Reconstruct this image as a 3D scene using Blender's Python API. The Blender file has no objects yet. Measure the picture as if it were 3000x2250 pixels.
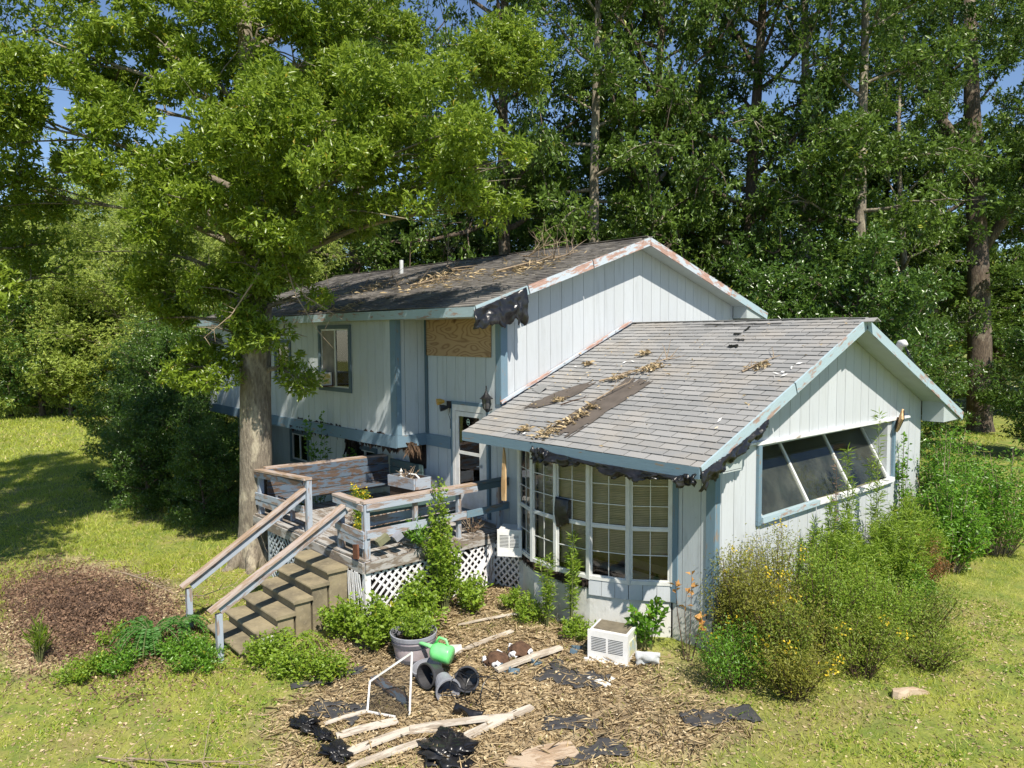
import bpy, math, random
import numpy as np
from mathutils import Matrix, Vector
random.seed(7)
# ------------------------------------------------------------------ camera, sky, sun, exposure
S = bpy.context.scene
COL = S.collection
yaw, pit, rol = math.radians(48.71), math.radians(-3.864), math.radians(-0.41)
Fv = Vector((-math.sin(yaw)*math.cos(pit), math.cos(yaw)*math.cos(pit), math.sin(pit)))
Rt = Vector((math.cos(yaw), math.sin(yaw), 0)); Up = Rt.cross(Fv)
R2 = Rt*math.cos(rol)+Up*math.sin(rol); U2 = Up*math.cos(rol)-Rt*math.sin(rol)
cam = bpy.data.objects.new('camera', bpy.data.cameras.new('camera'))
COL.objects.link(cam)
m = Matrix((R2, U2, -Fv)).transposed().to_4x4(); m.translation = Vector((5.834, -8.845, 4.799))
cam.matrix_world = m
cam.data.sensor_width = 36; cam.data.lens = 2188.8/3000*36
cam.data.clip_start = .1; cam.data.clip_end = 2000
S.camera = cam
AZ, EL = math.radians(21), math.radians(52)   # azimuth from +X towards -Y
sun_dir = Vector((math.cos(AZ)*math.cos(EL), -math.sin(AZ)*math.cos(EL), math.sin(EL)))
W = bpy.data.worlds.new('World'); S.world = W; W.use_nodes = True
wn = W.node_tree; bg = wn.nodes['Background']
sky = wn.nodes.new('ShaderNodeTexSky'); sky.sky_type = 'NISHITA'; sky.sun_disc = False
sky.sun_elevation = EL; sky.sun_rotation = math.atan2(sun_dir.x, sun_dir.y)
sky.air_density = .8; sky.dust_density = .0; sky.ozone_density = 2.5
wn.links.new(sky.outputs[0], bg.inputs[0]); bg.inputs[1].default_value = .10
sl = bpy.data.lights.new('sun', 'SUN'); sl.energy = 5.0; sl.angle = math.radians(.53); sl.color = (1, .93, .81)
so = bpy.data.objects.new('sun', sl); COL.objects.link(so)
so.rotation_euler = sun_dir.to_track_quat('Z', 'Y').to_euler(); so.location = (20, -5, 30)
S.view_settings.view_transform = 'Standard'; S.view_settings.look = 'None'
S.view_settings.gamma = 1; S.view_settings.exposure = 0.6; S.view_settings.use_curve_mapping = False
S.render.engine = 'CYCLES'
S.cycles.max_bounces = 6; S.cycles.diffuse_bounces = 3; S.cycles.glossy_bounces = 2
S.cycles.transmission_bounces = 4; S.cycles.transparent_max_bounces = 8
S.cycles.caustics_reflective = False; S.cycles.caustics_refractive = False

# ------------------------------------------------------------------ numpy noise
def vnoise(x, y, seed=0):
    x = np.asarray(x, float); y = np.asarray(y, float)
    xi = np.floor(x).astype(np.int64); yi = np.floor(y).astype(np.int64)
    fx = x-xi; fy = y-yi; fx = fx*fx*(3-2*fx); fy = fy*fy*(3-2*fy)
    def h(a, b):
        n = (a*374761393+b*668265263+seed*974711) & 0xffffffff
        n = ((n ^ (n >> 13))*1274126177) & 0xffffffff
        return ((n ^ (n >> 16)) & 0xffff)/65535.
    return (h(xi, yi)*(1-fx)+h(xi+1, yi)*fx)*(1-fy)+(h(xi, yi+1)*(1-fx)+h(xi+1, yi+1)*fx)*fy
def fbm(x, y, seed=0, o=3):
    s = 0; a = .5; t = 0
    for k in range(o):
        s = s+a*vnoise(np.asarray(x)*2**k, np.asarray(y)*2**k, seed+k); t += a; a *= .5
    return s/t
def gz(x, y):
    return .3+.05*np.clip(y, -8, 0)+.05*(fbm(np.asarray(x)*.6, np.asarray(y)*.6, 3)-.5)*1.2
def G(x, y): return float(gz(x, y))

# ------------------------------------------------------------------ materials
MATS = {}
def ntree(name):
    mt = bpy.data.materials.new(name); mt.use_nodes = True
    nt = mt.node_tree; b = nt.nodes['Principled BSDF']; MATS[name] = mt
    return mt, nt, b
def nd(nt, t, **k):
    n = nt.nodes.new(t)
    for a, v in k.items():
        if a.startswith('i_'):
            kk = a[2:]; kk = int(kk) if kk.isdigit() else kk.replace('_', ' ')
            n.inputs[kk].default_value = v
        else: setattr(n, a, v)
    return n
def mixc(nt, fac, a, b, bt='MIX'):
    n = nt.nodes.new('ShaderNodeMix'); n.data_type = 'RGBA'; n.blend_type = bt
    for sock, val in ((n.inputs[0], fac), (n.inputs[6], a), (n.inputs[7], b)):
        if hasattr(val, 'default_value') or hasattr(val, 'is_output'): nt.links.new(val, sock)
        elif isinstance(val, (int, float)): sock.default_value = val
        else: sock.default_value = (*val, 1)
    return n.outputs[2]
def ramp(nt, f, p0, p1, v0=0, v1=1):
    n = nt.nodes.new('ShaderNodeMapRange'); n.inputs[1].default_value = p0; n.inputs[2].default_value = p1
    n.inputs[3].default_value = v0; n.inputs[4].default_value = v1; nt.links.new(f, n.inputs[0]); return n.outputs[0]
def noise(nt, scale, detail=4, sc=(1, 1, 1), rough=.6, coord='Object', off=None):
    tc = nd(nt, 'ShaderNodeTexCoord'); mp = nd(nt, 'ShaderNodeMapping'); mp.inputs['Scale'].default_value = sc
    nt.links.new(tc.outputs[coord], mp.inputs[0])
    oi = nd(nt, 'ShaderNodeObjectInfo'); mu = nd(nt, 'ShaderNodeVectorMath', operation='SCALE'); mu.inputs['Scale'].default_value = 37
    cb = nd(nt, 'ShaderNodeCombineXYZ')
    for i in range(3): nt.links.new(oi.outputs['Random'], cb.inputs[i])
    nt.links.new(cb.outputs[0], mu.inputs[0]); nt.links.new(mu.outputs[0], mp.inputs['Location'])
    n = nd(nt, 'ShaderNodeTexNoise', i_Scale=scale, i_Detail=detail, i_Roughness=rough)
    nt.links.new(mp.outputs[0], n.inputs['Vector']); return n.outputs['Fac']
def bump(nt, b, h, st=.3, d=.01):
    n = nd(nt, 'ShaderNodeBump'); n.inputs['Strength'].default_value = st; n.inputs['Distance'].default_value = d
    nt.links.new(h, n.inputs['Height']); nt.links.new(n.outputs[0], b.inputs['Normal'])
def simple(name, col, rough=.6, var=.12, sc=6, metal=0, bs=.15, col2=None):
    mt, nt, b = ntree(name)
    n = noise(nt, sc)
    c2 = col2 or tuple(c*(1-3*var) for c in col)
    nt.links.new(mixc(nt, ramp(nt, n, .35, .75), col, c2), b.inputs['Base Color'])
    b.inputs['Roughness'].default_value = rough; b.inputs['Metallic'].default_value = metal
    if bs: bump(nt, b, noise(nt, sc*8), bs)
    return mt
def siding_mat(name, col, dirt, dirtamt=.5, grime=True):
    mt, nt, b = ntree(name)
    grain = noise(nt, 5, 4, (9, 9, .5)); blot = noise(nt, 1.3, 5); oi = nd(nt, 'ShaderNodeObjectInfo')
    c = mixc(nt, ramp(nt, oi.outputs['Random'], 0, 1, 0, .55), col, tuple(x*.87 for x in col))
    c = mixc(nt, ramp(nt, grain, .42, .7, 0, .22), c, tuple(x*.68 for x in col))
    c = mixc(nt, ramp(nt, blot, .46, .74, 0, dirtamt), c, dirt)
    st_ = noise(nt, 2.2, 5, (3.2, 3.2, .35), .65)
    c = mixc(nt, ramp(nt, st_, .55, .75, 0, .42), c, tuple(x*.62 for x in dirt))
    fine = noise(nt, 26, 3, (2, 2, .35))
    c = mixc(nt, ramp(nt, fine, .66, .75, 0, .5), c, tuple(x*.5 for x in dirt))
    nt.links.new(c, b.inputs['Base Color']); b.inputs['Roughness'].default_value = .72
    bump(nt, b, grain, .35, .006); return mt
def wood_mat(name, paint, bare, amt=.5, rough=.75, sc=2.2, dark=(.03, .025, .022)):
    # grain runs along the local X of every board
    mt, nt, b = ntree(name)
    grain = noise(nt, 6, 5, (1., 16, 16)); pe = noise(nt, sc, 6, (1, 4, 4), .68); cr = noise(nt, 8, 4, (.6, 22, 22), .7)
    wood = mixc(nt, ramp(nt, grain, .35, .68), bare, tuple(x*.5 for x in bare))
    lo = .5+.22*(.5-amt)*2
    f = ramp(nt, pe, lo-.03, lo+.03)
    pcol = mixc(nt, ramp(nt, grain, .3, .75, 0, .5), paint, tuple(x*.72 for x in paint))
    c = mixc(nt, f, pcol, wood)
    c = mixc(nt, ramp(nt, cr, .62, .72, 0, .8), c, dark)
    nt.links.new(c, b.inputs['Base Color']); b.inputs['Roughness'].default_value = rough
    bump(nt, b, grain, .4, .006); return mt
def leaf_mat(name, a, b_, yel, trans=.35, rough=.42, ov=.25, spec=.5):
    mt, nt, b = ntree(name)
    at = nd(nt, 'ShaderNodeAttribute', attribute_name='tint'); oi = nd(nt, 'ShaderNodeObjectInfo')
    c = mixc(nt, ramp(nt, at.outputs['Fac'], 0, .9), a, b_)
    c = mixc(nt, ramp(nt, at.outputs['Fac'], .93, .97), c, yel)
    c = mixc(nt, ramp(nt, oi.outputs['Random'], 0, 1, 0, ov), c, tuple(x*y for x, y in zip(b_, (1.45, 1.3, .9))))
    nt.links.new(c, b.inputs['Base Color']); b.inputs['Roughness'].default_value = rough
    b.inputs['Specular IOR Level'].default_value = .5
    tr = nd(nt, 'ShaderNodeBsdfTranslucent'); nt.links.new(mixc(nt, .5, c, tuple(min(1, x*1.6+.02) for x in b_), 'MIX'), tr.inputs[0])
    ms = nd(nt, 'ShaderNodeMixShader'); ms.inputs[0].default_value = trans
    out = nt.nodes['Material Output']
    b.inputs['Specular IOR Level'].default_value = spec
    nt.links.new(b.outputs[0], ms.inputs[1]); nt.links.new(tr.outputs[0], ms.inputs[2]); nt.links.new(ms.outputs[0], out.inputs[0])
    return mt

siding_lit = siding_mat('pale_painted_siding', (.50, .53, .56), (.44, .46, .46), .4)
siding_front = siding_mat('shaded_front_siding', (.50, .55, .58), (.40, .44, .42), .5)  # same siding as the gables, grey-green of the shaded front put into its colour
trim = wood_mat('blue_grey_trim_paint', (.15, .235, .30), (.30, .24, .18), .22)
trim_dark = wood_mat('slate_trim_paint', (.09, .14, .17), (.2, .16, .12), .15)
fascia_m = wood_mat('pale_blue_flaking_fascia', (.36, .47, .52), (.42, .30, .25), .33)
rake_m = wood_mat('pink_bare_rake_board', (.50, .56, .62), (.52, .33, .27), .5)
soffit_m = simple('grey_green_soffit', (.42, .47, .47), .7, .05, 3)
deckwood = wood_mat('weathered_deck_wood', (.40, .385, .37), (.25, .205, .165), .5)
railcap = wood_mat('bare_brown_rail_cap', (.44, .36, .32), (.42, .30, .21), .5)
bluerail = wood_mat('flaking_blue_grey_rail', (.36, .41, .48), (.36, .28, .24), .42)
shade_plank = wood_mat('shaded_peeling_blue_brown_plank', (.10, .14, .19), (.13, .085, .06), .5, sc=3.4)  # peeling blue and brown wood, darkened in colour for shade on the parapet
teal = wood_mat('dark_teal_plank', (.07, .12, .12), (.16, .15, .12), .3)
whitewood = wood_mat('peeling_white_lattice', (.74, .74, .76), (.45, .39, .33), .26, sc=4)
shade_lath = wood_mat('shaded_lattice', (.42, .47, .52), (.3, .27, .22), .25, sc=4)  # copy of the white lattice, its grey standing for tree shade
barewood = wood_mat('bare_split_pine', (.62, .42, .22), (.58, .36, .17), .5)
oldplank = wood_mat('grey_driftwood_plank', (.60, .54, .46), (.52, .44, .35), .5)
whitemetal = simple('white_window_frame', (.66, .67, .65), .4, .06, 8, bs=.03)
greymetal = simple('grey_aluminium', (.5, .52, .53), .4, .08, 8, bs=.03)
blackmetal = simple('black_painted_metal', (.012, .012, .014), .35, .1, 10, bs=.05)
whiteplastic = simple('white_plastic', (.78, .78, .78), .35, .04, 5, bs=.02, col2=(.62, .61, .57))
greypl = simple('grey_plastic_pot', (.30, .31, .35), .45, .1, 8, bs=.05)
darkpl = simple('dark_plastic_pot', (.05, .05, .055), .4, .1, 8, bs=.05)
barrel = simple('pale_mauve_barrel', (.50, .43, .45), .6, .1, 5, bs=.1)
barrel_in = simple('barrel_dark_grey', (.13, .13, .15), .5, .1, 5, bs=.1)
greenpl = simple('green_plastic', (.14, .66, .18), .35, .1, 3, bs=.02, col2=(.32, .74, .34))
soil = simple('dark_soil', (.05, .032, .02), .95, .15, 12, bs=.6)
stump_m = simple('brown_root_ball', (.13, .07, .04), .95, .25, 9, bs=.8)
whiterag = simple('white_foam_wrap', (.82, .82, .84), .6, .04, 8, bs=.3)
cardboard = simple('cardboard', (.50, .38, .24), .8, .08, 5)
drift = wood_mat('pale_broken_wood', (.52, .41, .30), (.46, .33, .22), .5)
dark_in = simple('dark_interior', (.035, .03, .026), .9, .1, 4)
inside_wall = simple('interior_wall', (.50, .50, .38), .8, .08, 2)
floor_in = simple('interior_floor', (.22, .16, .10), .7, .1, 4)
blind_m = simple('tan_blind_slat', (.78, .63, .42), .5, .1, 4, bs=0)
rust = simple('rust', (.16, .06, .03), .8, .2, 6)
orange_m = simple('brown_orange_cloth', (.42, .20, .08), .7, .2, 8)
amber = simple('amber_plastic', (.62, .36, .06), .3, .1, 5, bs=0)
cream = simple('cream_plastic', (.62, .58, .36), .5, .06, 3, bs=0)
bluerag = simple('blue_grey_shard', (.12, .19, .25), .6, .15, 5)
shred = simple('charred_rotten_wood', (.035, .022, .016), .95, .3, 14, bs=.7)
tanrot = simple('rotten_brown_fibre', (.14, .085, .05), .95, .3, 14, bs=.7)

mt, nt, b = ntree('plywood')   # rotary cut plywood with flame grain and knots
nz_ = nd(nt, 'ShaderNodeTexNoise', i_Scale=1.0, i_Detail=1.5, i_Roughness=.4); wv = nd(nt, 'ShaderNodeMath', operation='PINGPONG'); mq = nd(nt, 'ShaderNodeMath', operation='MULTIPLY'); mq.inputs[1].default_value = 26; wv.inputs[1].default_value = 1; nt.links.new(nz_.outputs[0], mq.inputs[0]); nt.links.new(mq.outputs[0], wv.inputs[0])
tc = nd(nt, 'ShaderNodeTexCoord'); mp = nd(nt, 'ShaderNodeMapping'); mp.inputs['Scale'].default_value = (1.1, 1, 3.4)
nt.links.new(tc.outputs['Object'], mp.inputs[0]); nt.links.new(mp.outputs[0], nz_.inputs['Vector'])
c = mixc(nt, ramp(nt, wv.outputs[0], .0, .55), (.24, .14, .07), (.40, .27, .15))
c = mixc(nt, ramp(nt, noise(nt, 1.6, 3), .68, .74), c, (.10, .04, .02))
nt.links.new(c, b.inputs['Base Color']); b.inputs['Roughness'].default_value = .7; plywood = mt

mt, nt, b = ntree('asphalt_shingle')
oi = nd(nt, 'ShaderNodeObjectInfo'); ge = nd(nt, 'ShaderNodeNewGeometry')
ad = nd(nt, 'ShaderNodeMath', operation='ADD'); nt.links.new(oi.outputs['Random'], ad.inputs[0]); nt.links.new(ge.outputs['Random Per Island'], ad.inputs[1])
fr = nd(nt, 'ShaderNodeMath', operation='FRACT'); nt.links.new(ad.outputs[0], fr.inputs[0])
gc = nd(nt, 'ShaderNodeTexNoise', i_Scale=140, i_Detail=2); nt.links.new(ge.outputs['Position'], gc.inputs[0])
gb = nd(nt, 'ShaderNodeTexNoise', i_Scale=1.1, i_Detail=5); nt.links.new(ge.outputs['Position'], gb.inputs[0])
c = mixc(nt, fr.outputs[0], (.235, .238, .24), (.325, .322, .318))
c = mixc(nt, ramp(nt, gb.outputs[0], .5, .7, 0, .6), c, (.36, .325, .28))
c = mixc(nt, ramp(nt, gc.outputs[0], .4, .7, 0, .35), c, (.12, .115, .11))
nt.links.new(c, b.inputs['Base Color']); b.inputs['Roughness'].default_value = .92
bump(nt, b, gc.outputs[0], .5, .004); shingle_m = mt
mt, nt, b = ntree('shaded_brown_shingle')  # brown-grey shingle with the upper roof's shade in its dark tones
ge = nd(nt, 'ShaderNodeNewGeometry'); gc = nd(nt, 'ShaderNodeTexNoise', i_Scale=9, i_Detail=5); nt.links.new(ge.outputs['Position'], gc.inputs[0])
gb = nd(nt, 'ShaderNodeTexNoise', i_Scale=.7, i_Detail=5); nt.links.new(ge.outputs['Position'], gb.inputs[0])
c = mixc(nt, ge.outputs['Random Per Island'], (.12, .112, .108), (.20, .185, .17))
c = mixc(nt, ramp(nt, gc.outputs[0], .5, .7, 0, .5), c, (.30, .265, .215))
c = mixc(nt, ramp(nt, gb.outputs[0], .52, .6, 0, .7), c, (.065, .06, .06))
nt.links.new(c, b.inputs['Base Color']); b.inputs['Roughness'].default_value = .9; bump(nt, b, gc.outputs[0], .4, .01); shade_shingle = mt
felt_m = simple('roof_underlay', (.02, .019, .018), .9, .1, 5)
patch_m = simple('tar_patch', (.115, .095, .08), .85, .12, 4)

mt, nt, b = ntree('black_plastic_sheet')
nt.links.new(mixc(nt, ramp(nt, noise(nt, 3), .5, .75), (.010, .010, .012), (.035, .033, .032)), b.inputs['Base Color'])
b.inputs['Roughness'].default_value = .30; bump(nt, b, noise(nt, 9, 3), .35, .02); blackpl = mt
mt, nt, b = ntree('dusty_landscape_cloth')
nt.links.new(mixc(nt, ramp(nt, noise(nt, 5), .5, .75), (.045, .045, .05), (.10, .09, .075)), b.inputs['Base Color'])
b.inputs['Roughness'].default_value = .7; bump(nt, b, noise(nt, 14, 5), .5, .02); cloth_m = mt

mt, nt, b = ntree('window_glass')
nt.nodes.remove(b); out = nt.nodes['Material Output']
tr = nd(nt, 'ShaderNodeBsdfTransparent'); tr.inputs[0].default_value = (.92, .92, .90, 1)
gl = nd(nt, 'ShaderNodeBsdfGlossy'); gl.inputs['Roughness'].default_value = .03; gl.inputs[0].default_value = (1, 1, 1, 1)
fz = nd(nt, 'ShaderNodeFresnel'); fz.inputs[0].default_value = 1.5
ad = nd(nt, 'ShaderNodeMath', operation='ADD'); ad.inputs[1].default_value = .03; nt.links.new(fz.outputs[0], ad.inputs[0])
ms = nd(nt, 'ShaderNodeMixShader'); nt.links.new(ad.outputs[0], ms.inputs[0]); nt.links.new(tr.outputs[0], ms.inputs[1]); nt.links.new(gl.outputs[0], ms.inputs[2])
nt.links.new(ms.outputs[0], out.inputs[0]); glass = mt
mt, nt, b = ntree('dusty_glass')
nt.nodes.remove(b); out = nt.nodes['Material Output']
tr = nd(nt, 'ShaderNodeBsdfTransparent'); tr.inputs[0].default_value = (.85, .88, .82, 1); df = nd(nt, 'ShaderNodeBsdfDiffuse')
nt.links.new(mixc(nt, ramp(nt, noise(nt, 2.5, 5), .35, .7), (.20, .24, .19), (.42, .45, .36)), df.inputs[0])
gl = nd(nt, 'ShaderNodeBsdfGlossy'); gl.inputs['Roughness'].default_value = .04; ma = nd(nt, 'ShaderNodeMixShader'); nt.links.new(ramp(nt, noise(nt, 1.6, 5), .3, .75, .04, .20), ma.inputs[0]); nt.links.new(tr.outputs[0], ma.inputs[1]); nt.links.new(df.outputs[0], ma.inputs[2])
fz = nd(nt, 'ShaderNodeFresnel'); fz.inputs[0].default_value = 1.35; ms = nd(nt, 'ShaderNodeMixShader'); nt.links.new(fz.outputs[0], ms.inputs[0]); nt.links.new(ma.outputs[0], ms.inputs[1]); nt.links.new(gl.outputs[0], ms.inputs[2])
nt.links.new(ms.outputs[0], out.inputs[0]); dusty = mt
mt, nt, b = ntree('screen_mesh')
nt.nodes.remove(b); out = nt.nodes['Material Output']
tr = nd(nt, 'ShaderNodeBsdfTransparent'); df = nd(nt, 'ShaderNodeBsdfDiffuse'); df.inputs[0].default_value = (.03, .03, .03, 1)
ms = nd(nt, 'ShaderNodeMixShader'); ms.inputs[0].default_value = .38
nt.links.new(tr.outputs[0], ms.inputs[1]); nt.links.new(df.outputs[0], ms.inputs[2]); nt.links.new(ms.outputs[0], out.inputs[0]); screen_m = mt

mt, nt, b = ntree('foundation_stucco')
n1 = noise(nt, 1.4, 5); n2 = noise(nt, 7, 5, (1, 1, .5))
c = mixc(nt, ramp(nt, n1, .45, .7), (.60, .60, .58), (.40, .39, .35))
c = mixc(nt, ramp(nt, n2, .58, .72, 0, .55), c, (.24, .22, .18))
nt.links.new(c, b.inputs['Base Color']); b.inputs['Roughness'].default_value = .85; bump(nt, b, n2, .5, .02); stucco = mt
mt, nt, b = ntree('stained_concrete')
n1 = noise(nt, 2.2, 6); n2 = noise(nt, 16, 4)
c = mixc(nt, ramp(nt, n1, .35, .7), (.30, .25, .155), (.13, .11, .075))
c = mixc(nt, ramp(nt, n2, .55, .75, 0, .5), c, (.40, .34, .24))
nt.links.new(c, b.inputs['Base Color']); b.inputs['Roughness'].default_value = .9; bump(nt, b, n2, .4, .01); concrete = mt

def bark_mat(name, a, c2, lich):
    mt, nt, b = ntree(name)
    n1 = noise(nt, 5, 6, (5, 5, 1.1), .7); n2 = noise(nt, 2.3, 4, (1.6, 1.6, .8))
    c = mixc(nt, ramp(nt, n1, .38, .66), a, c2)
    c = mixc(nt, ramp(nt, n2, .52, .64, 0, .75), c, lich)
    nt.links.new(c, b.inputs['Base Color']); b.inputs['Roughness'].default_value = .95; bump(nt, b, n1, 1., .05); return mt
bark = bark_mat('oak_bark', (.15, .125, .095), (.30, .26, .20), (.52, .46, .34))
bark2 = bark_mat('dark_bark', (.06, .045, .034), (.16, .12, .085), (.27, .23, .17))
twig_m = simple('dry_twig', (.34, .26, .18), .8, .12, 10)
stem_m = simple('plant_stem', (.14, .16, .06), .7, .1, 10)
reed_m = simple('brown_stem', (.10, .06, .04), .8, .1, 10)

oakleaf = leaf_mat('oak_leaf', (.07, .14, .012), (.27, .37, .04), (.50, .38, .05), .42, .34, .2, .6)
forest = leaf_mat('forest_leaf', (.018, .048, .009), (.14, .235, .034), (.34, .34, .05), .30, .40, .30, .5)
forest_y = leaf_mat('pale_forest_leaf', (.17, .25, .05), (.42, .50, .11), (.45, .40, .10), .42, .42, .12)
shrubleaf = leaf_mat('shrub_leaf', (.030, .08, .014), (.115, .21, .034), (.25, .25, .03), .33, .3, .25, .8)
weedleaf = leaf_mat('weed_leaf', (.13, .23, .02), (.29, .41, .045), (.40, .38, .04), .42, .45, .1)
brightleaf = leaf_mat('bright_shrub_leaf', (.06, .17, .018), (.19, .36, .035), (.34, .32, .04), .4, .35, .1)
olive = leaf_mat('olive_goldenrod_leaf', (.13, .145, .022), (.29, .30, .045), (.42, .32, .03), .38, .55, .1)
olive2 = leaf_mat('green_brown_leaf', (.10, .15, .02), (.24, .32, .04), (.40, .28, .08), .38, .5, .2)
redleaf = leaf_mat('reddish_leaf', (.22, .09, .05), (.26, .17, .05), (.34, .10, .05), .4, .5, .1)
fernleaf = leaf_mat('fern_leaf', (.06, .18, .03), (.11, .28, .05), (.2, .3, .05), .4, .5, .1)
yellowfl = leaf_mat('yellow_flower', (.62, .45, .02), (.72, .55, .04), (.5, .4, .03), .3, .6, .05)
deadleaf = leaf_mat('dead_leaf', (.22, .16, .09), (.54, .43, .26), (.70, .60, .42), .12, .7, .1)
brushleaf = leaf_mat('dry_brown_leaf', (.13, .075, .05), (.27, .17, .11), (.42, .32, .21), .1, .8, .1)
orangeleaf = leaf_mat('orange_autumn_leaf', (.50, .24, .07), (.58, .34, .12), (.6, .4, .2), .3, .6, .1)
grass_m = leaf_mat('grass_blade', (.13, .23, .02), (.42, .46, .07), (.58, .48, .24), .35, .55, .1)

# ------------------------------------------------------------------ mesh helpers
WM = {}
def wm(o): return WM.get(o.name, Matrix())
def link(o, parent=None, mat=None):
    COL.objects.link(o)
    M = mat or Matrix(); WM[o.name] = M
    if parent is not None:
        o.parent = parent; o.matrix_parent_inverse = wm(parent).inverted()
    o.matrix_basis = M
    return o
def root(name, loc, label, cat, group=None, kind=None):
    o = bpy.data.objects.new(name, None); o.empty_display_size = .2
    link(o, None, Matrix.Translation(Vector(loc)))
    return tag(o, label, cat, group, kind)
def tag(o, label=None, cat=None, group=None, kind=None):
    if label: o['label'] = label
    if cat: o['category'] = cat
    if group: o['group'] = group
    if kind: o['kind'] = kind
    return o
class MB:
    def __init__(s): s.v = []; s.f = []
    def add(s, vs, fs):
        k = len(s.v); s.v += [tuple(map(float, p)) for p in vs]; s.f += [tuple(k+i for i in f) for f in fs]; return s
    def box(s, x0, x1, y0, y1, z0, z1):
        return s.hexa([(x0, y0, z0), (x1, y0, z0), (x1, y1, z0), (x0, y1, z0), (x0, y0, z1), (x1, y0, z1), (x1, y1, z1), (x0, y1, z1)])
    def hexa(s, p): return s.add(p, [(0, 3, 2, 1), (4, 5, 6, 7), (0, 1, 5, 4), (1, 2, 6, 5), (2, 3, 7, 6), (3, 0, 4, 7)])
    def wall(s, axis, c0, c1, q):
        # q: four (u,z) corners, extruded from plane c0 to c1 on axis
        P = []
        for c in (c0, c1):
            for u, z in q: P.append((c, u, z) if axis == 0 else (u, c, z))
        return s.add(P, [(0, 1, 2, 3), (7, 6, 5, 4), (0, 4, 5, 1), (1, 5, 6, 2), (2, 6, 7, 3), (3, 7, 4, 0)])
    def beam(s, a, b, w, h, up=(0, 0, 1)):
        # rectangular bar from a to b, a/b at the bar's centre line
        a = Vector(a); b = Vector(b); d = (b-a).normalized(); sd = d.cross(Vector(up))
        if sd.length < 1e-4: sd = d.cross(Vector((1, 0, 0)))
        sd.normalize(); u = sd.cross(d)
        P = [p+sd*sx*w/2+u*sz*h/2 for p in (a, b) for sx, sz in ((-1, -1), (1, -1), (1, 1), (-1, 1))]
        return s.add(P, [(0, 1, 2, 3), (7, 6, 5, 4), (0, 4, 5, 1), (1, 5, 6, 2), (2, 6, 7, 3), (3, 7, 4, 0)])
    def tube(s, pts, rad, n=6, cap=True):
        k0 = len(s.v); pts = [Vector(p) for p in pts]
        if not hasattr(rad, '__len__'): rad = [rad]*len(pts)
        for i, p in enumerate(pts):
            d = (pts[min(i+1, len(pts)-1)]-pts[max(i-1, 0)]).normalized()
            if i == 0:
                a = d.cross(Vector((0, 0, 1)))
                if a.length < .05: a = d.cross(Vector((1, 0, 0)))
            else: a = a-d*a.dot(d)      # carry the frame along so the tube never twists
            a.normalize(); b_ = d.cross(a)
            for j in range(n):
                t = 2*math.pi*j/n; s.v.append(tuple(p+(a*math.cos(t)+b_*math.sin(t))*rad[i]))
        for i in range(len(pts)-1):
            for j in range(n):
                a0 = k0+i*n+j; a1 = k0+i*n+(j+1) % n; s.f.append((a0, a1, a1+n, a0+n))
        if cap:
            s.f.append(tuple(k0+j for j in range(n))[::-1]); s.f.append(tuple(k0+(len(pts)-1)*n+j for j in range(n)))
        return s
    def lathe(s, prof, n=24, c=(0, 0, 0), close=False):
        k0 = len(s.v)
        for r, z in prof:
            for j in range(n):
                t = 2*math.pi*j/n; s.v.append((c[0]+r*math.cos(t), c[1]+r*math.sin(t), c[2]+z))
        for i in range(len(prof)-1):
            for j in range(n):
                a0 = k0+i*n+j; a1 = k0+i*n+(j+1) % n; s.f.append((a0, a1, a1+n, a0+n))
        return s
    def mesh(s, name, mat, smooth=False):
        me = bpy.data.meshes.new(name); me.from_pydata(s.v, [], s.f); me.update()
        me.materials.append(mat)
        if smooth: me.polygons.foreach_set('use_smooth', [True]*len(me.polygons))
        return me
    def build(s, name, mat, parent=None, M=None, smooth=False, label=None, kind=None):
        o = bpy.data.objects.new(name, s.mesh(name, mat, smooth)); link(o, parent, M)
        tag(o, label, None, None, kind); return o
def frame_m(a, b, up=(0, 0, 1)):
    a = Vector(a); b = Vector(b); d = (b-a).normalized(); sd = Vector(up).cross(d)
    if sd.length < 1e-4: sd = Vector((1, 0, 0)).cross(d)
    sd.normalize(); u = d.cross(sd)
    m = Matrix((d, sd, u)).transposed().to_4x4(); m.translation = a; return m, (b-a).length
def board(name, a, b, w, h, mat, parent, up=(0, 0, 1), label=None, bend=0, n=1, rough=0):
    # a board of its own, its grain along local X; w sideways, h along up
    m_, L = frame_m(a, b, up); B = MB()
    if n == 1 and not rough:
        B.box(0, L, -w/2, w/2, -h/2, h/2)
    else:
        n = max(n, 6); rr = random.Random(int(L*1e4)+int(abs(a[0])*977)); P = []
        for i in range(n+1):
            t = i/n; z = bend*math.sin(math.pi*t); wy = w/2*(1+rough*(rr.random()-.5)); wz = h/2; o = rough*w*.4*(rr.random()-.5)
            if rough and i in (0, n): wy *= .8
            P.append([(t*L, -wy+o, z-wz), (t*L, wy+o, z-wz), (t*L, wy+o, z+wz), (t*L, -wy+o, z+wz)])
        vs = [p for q in P for p in q]; fs = [(0, 1, 2, 3), tuple(4*n+i for i in (3, 2, 1, 0))]
        for i in range(n):
            for j in range(4): fs.append((4*i+j, 4*i+4+j, 4*i+4+(j+1) % 4, 4*i+(j+1) % 4))
        B.add(vs, fs)
    return B.build(name, mat, parent, m_, label=label)

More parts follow.
